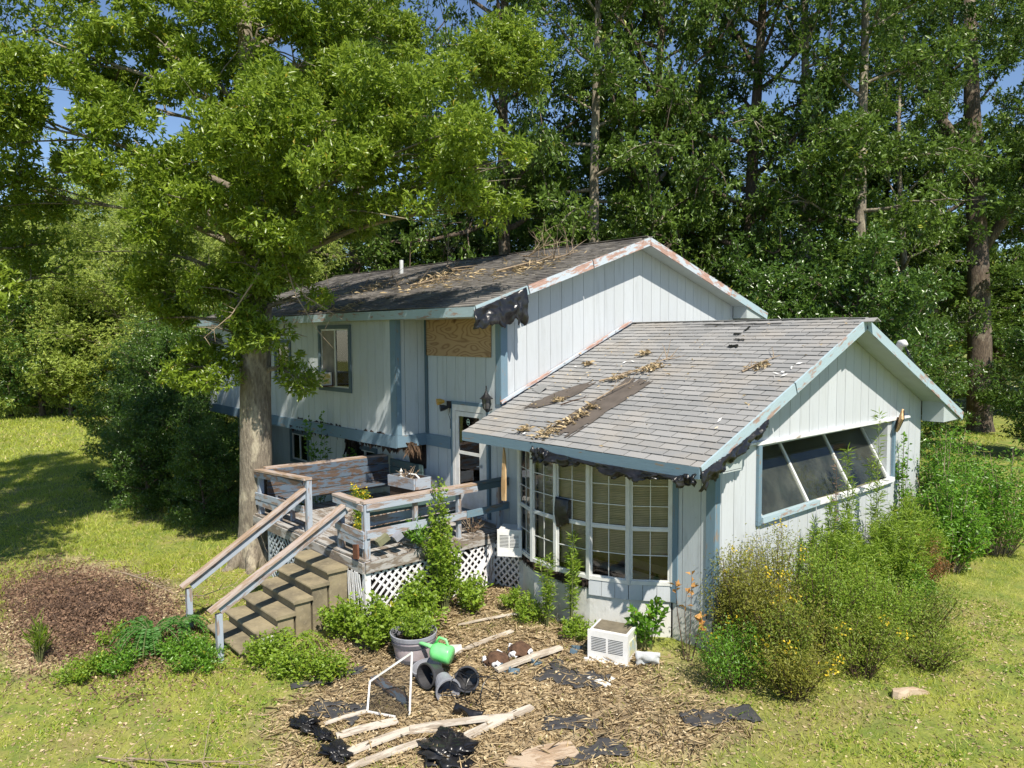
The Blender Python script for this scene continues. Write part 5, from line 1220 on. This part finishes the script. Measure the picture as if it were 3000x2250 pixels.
bush('dry_weed', 'dead twiggy weed in the blue planter box', 'weed', (-6.8, -.55, 1.88), .26, .3, 18, 40, .05, .02, brushleaf, 54, stemm=twig_m)
bush('dry_weed', 'dry brown litter weed behind the deck stairs', 'weed', (-6.2, -1.6, 1.27), .3, .8, 60, 700, .07, .02, brushleaf, 55, stemm=twig_m)
# weeds along the bow foundation
bush('narrow_weed', 'narrow leaved weed climbing below the third bow window unit', 'weed', P3(-2.35, -.98), 1.15, .16, 8, 620, .10, .018, weedleaf, 60, along=True)
bush('narrow_weed', 'tall narrow leaved weed before the centre of the bow window', 'weed', P3(-1.95, -.86), 1.75, .13, 6, 520, .12, .018, weedleaf, 61, along=True)
bush('young_tree', 'broad leaved sapling against the white foundation', 'sapling', P3(-.72, -.55), .85, .28, 10, 230, .13, .07, brightleaf, 62, along=True)
for k, (x, y, lb) in enumerate(((-2.7, -1.05, 'low weed at the left foot of the curved foundation'), (-1.65, -1.0, 'low weed at the centre foot of the curved foundation'), (-3.2, -.85, 'small weed below the window air conditioner'))): bush('low_weed', lb, 'weed', P3(x, y), .35, .28, 16, 900, .06, .025, weedleaf, 65+k)
bush('autumn_sapling', 'thin sapling with few large orange leaves by the corner board', 'sapling', P3(-.12, -.42), 1.35, .25, 5, 40, .10, .065, orangeleaf, 69, along=True, low=.6, stemm=reed_m)
# olive goldenrod mass on the right
k = 0
OB = ((.42, .05, 1.5, .5, 'left end of the olive bush mass, by the house corner'), (.95, .2, 1.2, .5, 'olive bush with yellow specks nearest the camera'), (1.0, 1.1, 1.5, .6, 'middle olive bush below the slanted window'), (.45, .9, 1.65, .45, 'olive bush pressed against the gable wall'), (1.35, -.3, .7, .5, 'low olive bush at the front edge of the mass'), (1.7, .8, .8, .5, 'low olive bush on the right flank of the mass'), (.7, -.6, .75, .45, 'low green olive bush behind the foil sheet'),
      (1.45, 1.75, 1.15, .6, 'greener bush between the olive mass and the willow leaved weeds'), (1.75, 2.6, .8, .55, 'low greener bush at the lawn side of the willow leaved weeds'), (1.15, -.05, 1.0, .35, 'upright dry tipped olive bush in the front of the mass'), (2.2, 1.7, .45, .5, 'lowest scrubby bush at the lawn edge of the mass'), (.2, .35, 1.2, .35, 'thin olive bush hiding the foot of the corner board'))
for (x, y, H, R_, lb) in OB:
    gm = (olive, olive, weedleaf, olive, olive, olive2, brightleaf, weedleaf, olive2, olive2, olive2, olive)[k]
    bush('olive_bush', lb, 'bush', P3(x, y), H, R_*1.1, 38, (6200, 5200, 5600, 5200, 4200, 4200, 4200, 5600, 4200, 3400, 2600, 2600)[k], .045, .016, gm, 70+k, flower=(3, 6, 2, 3, 4, 3, 3, 0, 0, 2, 0, 0)[k], spread=.16, stemm=reed_m, dome=.35, up=.7); k += 1
for k, (x, y, H, R_, lb) in enumerate(((.75, 2.2, 1.4, .6, 'willow leaved weed clump under the first glass panel'), (.55, 3.1, 1.5, .55, 'willow leaved weed clump under the second glass panel'), (.85, 3.9, 1.5, .65, 'willow leaved weed clump under the third glass panel'), (.6, 5.0, 1.5, .7, 'willow leaved weed clump below the solar lamp'))):
    bush('willow_weed', lb, 'weed', P3(x, y), H, R_, 50, 8500, .10, .015, weedleaf, 90+k, along=False, spread=.05)
for k, (x, y, H, lb) in enumerate(((.28, 3.6, 3.2, 'tall thin stalk rising in front of the gable, left of the pair'), (.35, 4.35, 3.55, 'tallest thin stalk in front of the gable, right of the pair'), (.3, 2.75, 2.2, 'leafy stalk in front of the second glass panel'), (.25, 2.35, 1.9, 'leafy stalk before the first mullion'))):
    bush('tall_stalk', lb, 'weed', P3(x, y), H, .10, 3, 420, .13, .016, weedleaf, 100+k, along=True, low=.35)
bush('dead_stalk', 'dark leafless stalk left of the two tall stalks', 'weed', P3(.12, 3.35), 3.3, .06, 2, 50, .08, .02, brushleaf, 106, stemm=reed_m, along=True, low=.6)
bush('red_leaf_bush', 'green bush turning rusty red at its right side', 'bush', P3(1.0, 4.7), 1.0, .5, 36, 3400, .045, .02, redleaf, 108)
bush('green_bush', 'dark green rounded bush left of the rusty red bush', 'bush', P3(1.25, 3.6), .75, .45, 30, 3000, .05, .024, brightleaf, 109)
for k, (x, y, H, R_, lb) in enumerate(((.55, 7.2, 2.3, .8, 'bright green glossy shrub at the far right house corner'), (1.15, 8.2, 2.1, 1.0, 'widest bright green shrub beside the lawn edge'), (.2, 8.6, 2.5, .8, 'tall bright green shrub behind the house corner'), (.9, 6.3, 1.6, .7, 'lower bright green shrub under the solar lamp'))):
    bush('glossy_shrub', lb, 'shrub', P3(x, y), H, R_, 60, 6500, .085, .036, brightleaf, 110+k, spread=.10, stemm=twig_m, thick=.014)
bush('wall_vine', 'vine climbing the right part of the gable wall', 'vine', P3(.12, 6.1), 3.0, .12, 7, 420, .07, .045, brightleaf, 118, along=True, stemm=reed_m)
# fern sumac plants left foreground
def fern(name, label, loc, n, ln, seed, mat=fernleaf):
    rng = np.random.default_rng(seed); P = []; D = []; B = MB()
    for s in range(n):
        a = rng.random()*6.283; l = ln*(.6+.5*rng.random()); k = 26; h = l*.45
        t = np.linspace(.08, 1, k); x = np.cos(a)*l*t; y = np.sin(a)*l*t; z = h*4*t*(1-t)*.7+.06+.12*(1-t)
        C = np.stack([x, y, z], -1); side = np.array([-np.sin(a), np.cos(a), 0]); B.tube([tuple(c) for c in C[::5]], .005, 4, False)
        for sg in (1, -1): P.append(C); D.append(np.tile(side*sg, (k, 1))+np.array([np.cos(a), np.sin(a), -.25])*.35+rng.normal(size=(k, 3))*.12)
    P = np.concatenate(P); D = np.concatenate(D); m_ = len(P); V, Fc, Tt = leaves(P, D, .075, .024, np.clip(rng.normal(.5, .2, m_), 0, .9), rng)
    r = root(name, loc, label, 'fern'); M = Matrix.Translation(Vector(loc)); B.build('stem', stem_m, r, M); link(bpy.data.objects.new('frond', arr_mesh('frond', V, Fc, mat, Tt)), r, M)
fern('fern', 'large blue green fern with long drooping fronds left of the stairs', P3(-6.1, -5.7, .12), 22, .62, 1)
fern('fern', 'small fern at the foot of the far stair rail', P3(-6.25, -5.2, .05), 14, .42, 2)
fern('fern', 'pale fern leaning on the side of the concrete steps', P3(-4.45, -4.15, .0), 10, .5, 3, weedleaf)
for k, (x, y, lb) in enumerate(((-5.75, -6.2, 'low green weed in front of the large fern'), (-6.7, -5.9, 'low green weed behind the large fern'), (-5.5, -5.45, 'low green weed between fern and stair rail'), (-5.9, -6.6, 'low spreading weed left of the large fern'), (-4.95, -5.35, 'small weed around the near rail foot'))): bush('low_weed', lb, 'weed', P3(x, y), .32, .42, 24, 1700, .05, .024, weedleaf if k % 2 else brightleaf, 120+k)
bush('tall_grass_tuft', 'tall yellow grass tuft in front of the brush pile', 'grass tuft', P3(-7.0, -7.0), .62, .14, 26, 200, .22, .008, weedleaf, 130, along=True, up=1.5)
# brush pile
bp_ = root('brush_pile', P3(-8.2, -5.9), 'brown dried brush pile left of the stairs', 'brush pile')
rng = random.Random(9); B = MB()
for i in range(640):
    x = rng.gauss(-8.7, 1.6); y = rng.gauss(-6.0, .6)+(x+8.1)*.12; z = G(x, y)+rng.random()*.24*math.exp(-((x+8.3)**2)/6-((y+5.9)**2)/.8)
    a = rng.random()*6.28; l = rng.uniform(.15, .55); B.tube([(x, y, z), (x+l*.5*math.cos(a), y+l*.5*math.sin(a), z+rng.uniform(0, .12)), (x+l*math.cos(a+.3), y+l*math.sin(a+.3), z+rng.uniform(-.05, .08))], .006, 3, False)
B.build('twig_mass', reed_m, bp_, kind='stuff')
rg = np.random.default_rng(12); n = 24000; Px = rg.normal(-8.7, 1.7, n); Py = rg.normal(-6.05, .62, n)+(Px+8)*.10; hz = .26*np.exp(-((Px+8.3)**2)/6-((Py+5.9)**2)/.7)*fbm(Px*2, Py*2, 6)*1.6; P = np.stack([Px, Py, gz(Px, Py)+hz*rg.random(n)+.01], -1); D = rg.normal(size=(n, 3))
V, Fc, Tt = leaves(P, D, .05*(.5+rg.random(n)), .03*(.5+rg.random(n)), rg.random(n)*.94, rg); link(bpy.data.objects.new('dry_leaves', arr_mesh('dry_leaves', V, Fc, brushleaf, Tt)), bp_)['kind'] = 'stuff' if False else 'stuff'
branch([P3(-9.6, -5.2, .25), P3(-8.6, -5.1, .35), P3(-7.4, -4.9, .3)], .02, 'long bare branch lying across the top of the brush pile', seed=90, ntw=10, tw=.5)
branch([P3(-7.9, -4.7, .1), P3(-7.0, -4.6, .3), P3(-6.6, -4.2, .5)], .014, 'arching bare branch between brush pile and stair rail', seed=91, ntw=8, tw=.5)
for k in range(4): branch([P3(-3.5+.3*k, -7.0+.25*k, .05), P3(-3.0+.3*k, -6.8+.3*k, .12), P3(-2.4+.2*k, -6.75+.25*k, .04)], .012, 'pale bare branch on the grass at the bottom edge', seed=95+k, ntw=9, tw=.5)['group'] = 'pale branches at the bottom edge of the lawn'

# ------------------------------------------------------------------ ground litter and grass (uncountable)
rg = np.random.default_rng(5)
n = 150000; x = rg.uniform(-10.5, 5.5, n); y = rg.uniform(-8, 5, n); w = dirt_w(x, y); keep = (rg.random(n) < np.maximum(w*np.clip(2.6*(fbm(x*1.7, y*1.7, 61)-.28), .25, 1), .30)) & ~((x > -4.5) & (x < -.1) & (y > -.3)) & ~((x < -4.4) & (y > -3.0))
x, y, w = x[keep], y[keep], w[keep]; n = len(x); P = np.stack([x, y, gz(x, y)+.006+.05*rg.random(n)*w], -1); D = rg.normal(size=(n, 3)); D[:, 2] *= .22
V, Fc, Tt = leaves(P, D, .055*(.4+rg.random(n)), .026*(.4+rg.random(n)), np.clip(rg.random(n), 0, 1), rg); o = bpy.data.objects.new('leaf_litter', arr_mesh('leaf_litter', V, Fc, deadleaf, Tt)); link(o); tag(o, 'fallen brown leaves scattered over the yard', 'leaf litter', None, 'stuff')
n = 26000; x = rg.uniform(-6, 3, n); y = rg.uniform(-6.5, 0, n); keep = (dirt_w(x, y) > .5); x, y = x[keep], y[keep]; n = len(x); P = np.stack([x, y, gz(x, y)+.01+.03*rg.random(n)], -1); D = rg.normal(size=(n, 3)); D[:, 2] *= .12
V, Fc, Tt = leaves(P, D, .20*(.4+rg.random(n)), .012, rg.random(n)*.9, rg); o = bpy.data.objects.new('pine_straw_litter', arr_mesh('pine_straw_litter', V, Fc, deadleaf, Tt)); link(o); tag(o, 'thin straw and bark litter on the brown patch', 'litter', None, 'stuff')
def grass(n, x0, x1, y0, y1, h, w, seed, lab, dens=None):
    rg = np.random.default_rng(seed); x = rg.uniform(x0, x1, n); y = rg.uniform(y0, y1, n)
    d = (1-dirt_w(x, y)*.93)*np.clip(.25+1.5*(fbm(x*1.1, y*1.1, 8)-.25), .1, 1)
    inside = ((x > XL) & (x < 0) & (y > 0) & (y < 7.3)) | ((x > -8.5) & (x < -4.4) & (y > -3) & (y < .1)) | ((x > -3.6) & (x < -.7) & (y > -.75))
    cx_, cy_ = x-5.834, y+8.845; vis = (cx_*Fv.x+cy_*Fv.y > 3)
    keep = (rg.random(n) < d) & ~inside & vis; x, y = x[keep], y[keep]; n = len(x)
    hh = h*(.4+rg.random(n))*(.5+1.1*fbm(x*.7, y*.7, 9)); P = np.stack([x, y, gz(x, y)-.005], -1)
    A = rg.normal(size=(n, 3))*.55; A[:, 2] = .75; A = nrm(A); Sd = nrm(np.cross(A, rg.normal(size=(n, 3))))*w
    V = np.empty((n, 3, 3)); V[:, 0] = P-Sd/2; V[:, 1] = P+Sd/2; V[:, 2] = P+A*hh[:, None]; Fc = np.arange(3*n).reshape(-1, 3)
    tt = np.clip(.25+.75*fbm(x*.8, y*.8, 15)+rg.normal(0, .16, n), 0, 1)
    tt = np.where(rg.random(n) < .08, 1, np.minimum(tt, .92)); o = bpy.data.objects.new('grass', arr_mesh('grass', V.reshape(-1, 3), Fc, grass_m, np.repeat(tt, 3))); link(o); tag(o, lab, 'grass', None, 'stuff')
grass(300000, -11, 6.5, -9, 9, .085, .010, 1, 'short yellow green grass of the near lawn')
grass(110000, -28, -9, -9, -.8, .10, .02, 2, 'sunlit and shaded grass of the left lawn')
grass(60000, -62, -26, -10, 6, .16, .05, 3, 'far left lawn grass reaching the tree line')
grass(50000, -8, 9, 9, 32, .12, .03, 4, 'dark grass under the trees behind the house')
# low broadleaf ground cover clumps
rg = np.random.default_rng(77); n = 15000; x = rg.uniform(-8, 5.5, n); y = rg.uniform(-8, 5, n); keep = (fbm(x*1.3, y*1.3, 44) > .54) & (dirt_w(x, y) < .6) & ~((x > -4.5) & (x < 0) & (y > -.8)) & ~((x < -4.4) & (y > -4.9)); x, y = x[keep], y[keep]; n = len(x)
P = np.repeat(np.stack([x, y, gz(x, y)+.02*rg.random(n)], -1), 4, 0); n *= 4; P += rg.normal(size=(n, 3))*np.array([.04, .04, .02]); D = rg.normal(size=(n, 3)); D[:, 2] = np.abs(D[:, 2])+.2
V, Fc, Tt = leaves(P, D, .05*(.5+rg.random(n)), .022, rg.random(n)*.95, rg); o = bpy.data.objects.new('ground_cover', arr_mesh('ground_cover', V, Fc, weedleaf, Tt)); link(o); tag(o, 'low green ground cover leaves among the grass', 'ground cover', None, 'stuff')

# ------------------------------------------------------------------ the big oak in front of the left wing
def cpt(u, v, t):   # a point seen at photo display (2212 px wide) position u,v at distance t along the view axis
    f = 2188.8/1.3562
    return cam.matrix_world.translation+(Fv+R2*((u-1106)/f)-U2*((v-829.5)/f))*t
OAK = Vector((-9.0, -2.85, .05))
lob = []
LOBES = [(300, 330, 13.5, 1.2), (420, 430, 13.2, 1.1), (550, 330, 12.8, 1.4), (700, 250, 12.6, 1.4), (700, 400, 12.6, 1.2), (850, 330, 12.5, 1.3), (880, 190, 13.2, 1.1), (980, 310, 12.5, 1.1), (1080, 360, 12.5, .7), (1000, 430, 12.6, .6), (560, 450, 13, .9),
         (130, 100, 14, 1.3), (340, 100, 14.2, 1.4), (560, 50, 14.0, 1.4), (450, 200, 14.0, 1.1), (620, 180, 13.6, 1.0), (40, 260, 14, 1.0), (250, 210, 15, 1.0), (60, 420, 15.5, .8), (190, 330, 15.5, .8),
         (430, 600, 14.5, .9), (540, 640, 14.0, .7), (620, 720, 14.2, .5), (340, 540, 15.5, .8), (450, 740, 14.7, .7), (620, 590, 14.5, .6), (360, 680, 15.5, .8), (470, 820, 14.5, .35),
         (780, 480, 14.5, .6), (500, 720, 13.9, .6), (400, 800, 14.8, .45), (560, 560, 13.8, .7), (330, 620, 15, .6), (660, 640, 14.4, .45), (840, 60, 16.5, .9), (700, 130, 16, 1.0), (640, 820, 14.3, .25)]
rr = random.Random(3)
for (u, v, t, r_) in LOBES:
    c0 = cpt(u, v, t)
    for k in range(max(2, int(10.5*r_**2))):
        d = Vector((rr.gauss(0, 1), rr.gauss(0, 1), rr.gauss(0, .75))).normalized()*r_*(.35+.7*rr.random())
        lob.append((*(c0+d), .40*(.5+.8*rr.random())))
for c0, r_ in ((Vector((-7.4, 1.0, 10.2)), 1.3), (Vector((-9.2, .6, 10.0)), 1.4), (Vector((-8.2, -.8, 11.0)), 1.3), (Vector((-11, .2, 9.6)), 1.4), (Vector((-10.2, -2.5, 11.5)), 1.6), (Vector((-8.3, -3.2, 12.6)), 1.6), (Vector((-7.2, -1.6, 9.3)), .9), (Vector((-12.6, -1.2, 9.6)), 1.3), (Vector((-6.6, 2.2, 10.8)), .9)):
    for k in range(11):
        d = Vector((rr.gauss(0, 1), rr.gauss(0, 1), rr.gauss(0, .7))).normalized()*r_*(.3+.7*rr.random()); lob.append((*(c0+d), .45*(.6+.7*rr.random())))
oak = root('oak_tree', tuple(OAK), 'large oak standing left of the deck, trunk in front of the wall', 'tree')
B = MB(); tp = [OAK+Vector(p) for p in ((0, 0, -.2), (0, .0, .25), (.05, 0, .9), (.12, 0, 2), (.2, 0, 3.5), (.38, 0, 5), (.6, 0, 6.5), (.75, -.1, 8.5), (.7, -.2, 10.5), (.4, -.1, 12.5))]
B.tube(tp, [.52, .40, .34, .315, .30, .28, .25, .2, .13, .05], 20)
for k in range(7):
    a = k*.9+.3; B.tube([OAK+Vector((.25*math.cos(a), .25*math.sin(a), .45)), OAK+Vector((.5*math.cos(a), .5*math.sin(a), .12)), OAK+Vector((.85*math.cos(a), .85*math.sin(a), -.04))], [.16, .12, .04], 8)
B.build('trunk', bark, oak, smooth=True)
B = MB(); tips_ = []
for (u, v, t, r_) in LOBES:
    c0 = cpt(u, v, t); h = min(max((c0.z-1.2-2.8)/9, 0.05), .9); i = 4+h*4.5; k = min(int(i), 8); s = tp[k].lerp(tp[k+1], i-k); m1 = s.lerp(c0, .5)+Vector((rr.gauss(0, .15), rr.gauss(0, .15), .25))
    B.tube([s, s.lerp(m1, .5)+Vector((0, 0, .1)), m1, m1.lerp(c0, .6), c0], [.085, .06, .04, .022, .008], 6, False)
    for q in range(5):
        e = c0+Vector((rr.gauss(0, .6), rr.gauss(0, .6), rr.gauss(0, .4)))*r_; s2_ = m1.lerp(c0, rr.random()); B.tube([s2_, s2_.lerp(e, .5)+Vector((0, 0, .06)), e], [.022, .014, .004], 4, False)
B.build('limb', bark, oak, smooth=True)
# drooping bare twigs
B = MB()
for (a, b_, c_) in (((600, 520, 13.6), (640, 640, 13.4), (690, 720, 13.4)), ((600, 560, 13.6), (660, 640, 13.5), (740, 690, 13.4)), ((190, 330, 14.2), (240, 300, 14), (300, 170, 14)), ((560, 590, 13.5), (500, 680, 13.5), (440, 730, 13.5))):
    P = [cpt(*a), cpt(*b_), cpt(*c_)]; B.tube(P, [.02, .012, .004], 5)
    for q in range(8):
        t = rr.random()*2; i = int(t); p = P[i].lerp(P[i+1], t-i); B.tube([p, p+Vector((rr.gauss(0, .2), rr.gauss(0, .2), rr.gauss(-.08, .15)))], [.007, .002], 4)
B.build('dead_twig', twig_m, oak, kind='stuff')
C = np.array([l[:3] for l in lob]); Rr = np.array([l[3] for l in lob]); rg = np.random.default_rng(31)
V, Fc, Tt = rosettes(C, Rr, 225000, rg, .12, .042, 6, .7)
link(bpy.data.objects.new('crown', arr_mesh('crown', V, Fc, oakleaf, Tt)), oak)
# vine on the wall right of the trunk
bush('wall_vine', 'leafy vine climbing the shaded wall right of the oak trunk', 'vine', (-9.9, -1.0, .2), 3.6, .30, 7, 420, .10, .06, brightleaf, 140, along=True)
bush('shaded_sapling', 'small sapling in front of the lower storey wall', 'sapling', (-9.2, -.35, 1.2), 1.2, .3, 6, 160, .08, .04, brightleaf, 141, along=True)

# ------------------------------------------------------------------ woodland
tA = tree_protos(101, 'a', forest, bark2, H=21, r0=.34, base=.16, spread=4.2, nl=34, nleaf=42000, L=.20, Wd=.095, clr=.56)
tB = tree_protos(102, 'b', forest, bark2, H=24, r0=.38, base=.22, spread=4.6, nl=36, nleaf=42000, L=.20, Wd=.09, clr=.55)
tC = tree_protos(103, 'c', forest, bark, H=18, r0=.25, base=.12, spread=3.4, nl=30, nleaf=36000, L=.18, Wd=.08, clr=.56)
tD = tree_protos(104, 'd', forest_y, bark, H=15, r0=.2, base=.06, spread=3.6, nl=36, nleaf=52000, L=.17, Wd=.06, clr=.8)
tF = tree_protos(106, 'f', forest, bark, H=25, r0=.26, base=.28, spread=3.2, nl=30, nleaf=40000, L=.19, Wd=.08, clr=.7)
tE = tree_protos(105, 'e', shrubleaf, bark2, H=5.2, r0=.1, base=.03, spread=2.0, nl=26, nleaf=26000, L=.13, Wd=.06, clr=.5)
rr = random.Random(12)
def gp(u, t):   # ground point at display column u, axial distance t
    f = 2188.8/1.3562; d = Fv+R2*((u-1106)/f); p = cam.matrix_world.translation+d*t; return (p.x, p.y, .3)
row1 = [(700, 33, tC), (800, 31, tB), (960, 37, tC), (1100, 29, tB), (1195, 34, tC), (1340, 31, tB), (1440, 28, tA), (1510, 37, tC), (1640, 28, tB), (1730, 35, tC), (1965, 33, tC), (2030, 36, tB), (2260, 37, tA), (2400, 36, tC)]
szs = {700: .5, 800: .8, 960: .5, 1510: .55, 1730: .6, 1195: .7}
labs = ['first tall tree behind the left end of the roof', 'tree behind the upper roof, near the vent pipe', 'tree behind the middle of the upper roof', 'dense tree rising behind the upper ridge', 'dark tree left of the upper gable peak', 'dark tree just behind the upper gable peak', 'dark tree right of the upper gable peak', 'slender tree behind the right slope of the upper gable', 'tree above the left part of the lower ridge', 'tree with visible trunk above the lower ridge', 'slender pale trunk tree above the lower gable peak', 'tree left of the right hand oak trunk', 'tree right of the right hand oak trunk', 'tree at the right edge of the photograph']
for (u, t, pr), lb in zip(row1, labs):
    place_tree(*pr, gp(u+rr.uniform(-15, 15), t+rr.uniform(-1, 1)), rr.random()*6.28, .74+.16*rr.random(), lb, sz=szs.get(u, .95+.25*rr.random()))
WG = 'tall trees of the dense wood behind the house'
for k in range(15):
    u = 620+k*126+rr.uniform(-25, 25); place_tree(*(tA, tB, tC)[k % 3], gp(u, 39+rr.uniform(-2, 3)), rr.random()*6.28, 1.0+.25*rr.random(), 'tall dark green tree in the dense wood behind the house', group=WG, sz=.45+.2*rr.random())
for k in range(12):
    u = 560+k*160+rr.uniform(-25, 25); place_tree(*(tB, tD, tA)[k % 3], gp(u, 52+rr.uniform(-3, 4)), rr.random()*6.28, 1.05+.25*rr.random(), 'tall tree in the far row of the wood behind the house', group='far row of the wood behind the house', sz=.45+.15*rr.random())
for (u, t, lb) in ((1868, 25.5, 'tall tree with pale bare trunk above the lower gable peak'), (1735, 27.5, 'tall tree with bare trunk left of the pale trunked tree'), (1290, 26.5, 'slender trunk tree behind the upper gable roof')):
    place_tree(*tF, gp(u, t), rr.random()*6.28, .95, lb)
UG = 'undergrowth shrubs below the woodland trees'
for k in range(17):
    u = 600+k*105+rr.uniform(-20, 20)
    if 2020 < u < 2200: continue
    place_tree(*tE, gp(u, 24.5+rr.uniform(-1.5, 2.5)), rr.random()*6.28, .75+.5*rr.random(), 'dark undergrowth shrub below the trees behind the house', 'shrub', UG, name='undergrowth_shrub')
# right hand oak with bare lower trunk
ro = root('oak_tree', (-5.34, 28.8, .2), 'large dark trunked oak rising at the right side', 'tree')
B = MB(); b0 = Vector((-5.34, 28.8, .1)); B.tube([b0+Vector(p) for p in ((0, 0, -.3), (0, 0, .6), (-.1, 0, 4), (-.3, 0, 8), (-.7, 0, 14), (-1.0, 0, 20))], [.75, .52, .48, .43, .34, .2], 16)
B.tube([b0+Vector((-.3, 0, 8)), b0+Vector((1.0, 1.0, 10.5)), b0+Vector((2.2, 1.5, 13))], [.25, .2, .12], 8); B.tube([b0+Vector((-.5, 0, 12)), b0+Vector((-2.0, -.5, 14.5)), b0+Vector((-3.2, -1, 17))], [.25, .2, .12], 8)
B.build('trunk', bark2, ro, smooth=True)
C = []; Rr = []
for k in range(90):
    C.append((b0.x+rr.gauss(-.3, 2.6), b0.y+rr.gauss(0, 2.2), rr.uniform(9, 21))); Rr.append(.7*(.6+.7*rr.random()))
for k in range(12): C.append((b0.x+rr.uniform(.7, 3), b0.y-rr.uniform(.3, 1.5), rr.uniform(1, 8))); Rr.append(.6)
rg = np.random.default_rng(8); V, Fc, Tt = rosettes(np.array(C), np.array(Rr), 50000, rg, .17, .07); link(bpy.data.objects.new('crown', arr_mesh('crown', V, Fc, forest, Tt)), ro)
# left side: pale sunny trees beyond the lawn
ORD = ['first', 'second', 'third', 'fourth', 'fifth', 'sixth', 'seventh', 'eighth', 'ninth', 'tenth']
LG = 'sunny yellow green trees beyond the left lawn'
for k, (u, t, pr) in enumerate(((-60, 48, tD), (40, 55, tD), (120, 44, tD), (200, 52, tD), (270, 42, tD), (340, 50, tD), (420, 40, tD), (500, 46, tD), (590, 42, tD), (660, 50, tD), (-10, 66, tB), (150, 68, tB), (330, 64, tB), (480, 66, tB), (640, 64, tB))):
    place_tree(*pr, gp(u, t), rr.random()*6.28, .95+.25*rr.random(), ORD[k % 10]+(' yellow green sunlit tree from the left beyond the left lawn' if k < 10 else ' taller tree from the left behind the sunny left row'), group=LG if k < 10 else 'taller trees behind the sunny left row', leafm=forest_y, sz=.72+.2*rr.random() if k < 10 else .6)
for k, u in enumerate((-60, 20, 90, 150, 215, 280)):
    place_tree(*tE, gp(u, 44+rr.uniform(-2, 2)), rr.random()*6.28, 1.1+.3*rr.random(), ORD[k]+' rounded shrub from the left along the far lawn edge', 'shrub', 'shrubs along the far lawn edge', name='edge_shrub', leafm=forest_y if k % 2 else None)
# dark shrub mass left of the house
for (x, y, sc, lb) in ((-13.2, -1.9, .38, 'dark evergreen shrub right behind the oak trunk, by the wall'), (-14.6, -2.3, .46, 'large dark evergreen shrub left of the oak trunk'), (-16.4, -2.6, .55, 'tall dark evergreen shrub in the middle of the left shrub mass'), (-19.2, -1.6, .75, 'tall evergreen shrub beyond the left house end'), (-21, -1.2, .8, 'outer evergreen shrub at the lawn edge'), (-23.5, 0.5, .85, 'farthest evergreen shrub of the left mass'), (-15.2, -3.3, .42, 'low shrub in front of the left shrub mass'), (-12.6, -2.7, .38, 'small low shrub behind the deck and trunk'), (-18.2, -3.2, .5, 'low shrub at the shaded lawn edge')):
    place_tree(*tE, P3(x, y), rr.random()*6.28, sc, lb, 'shrub', name='evergreen_shrub')
for (x, y, sc, lb) in ((-20, 3.5, .55, 'slim pale tree rising behind the left shrub mass'), (-24.5, 2.0, .68, 'pale feathery tree behind the outer shrubs'), (-29, 1.5, .7, 'pale feathery tree at the middle of the left lawn edge')):
    place_tree(*tD, P3(x, y), rr.random()*6.28, sc, lb, leafm=forest_y)
# trees outside the left of the frame that shade the lawn
place_tree(*tF, (-12.7, -7.4, .0), 1.0, .66, 'tree whose crown hangs in at the upper left edge', leafm=oakleaf)
place_tree(*tF, (-17.5, -7.6, .0), 2.0, .60, 'second tree reaching in from beyond the left edge', leafm=oakleaf)
place_tree(*tF, (-10.4, -8.6, .0), 3.0, .62, 'nearest tree left of the photograph, shading the lawn', leafm=oakleaf)
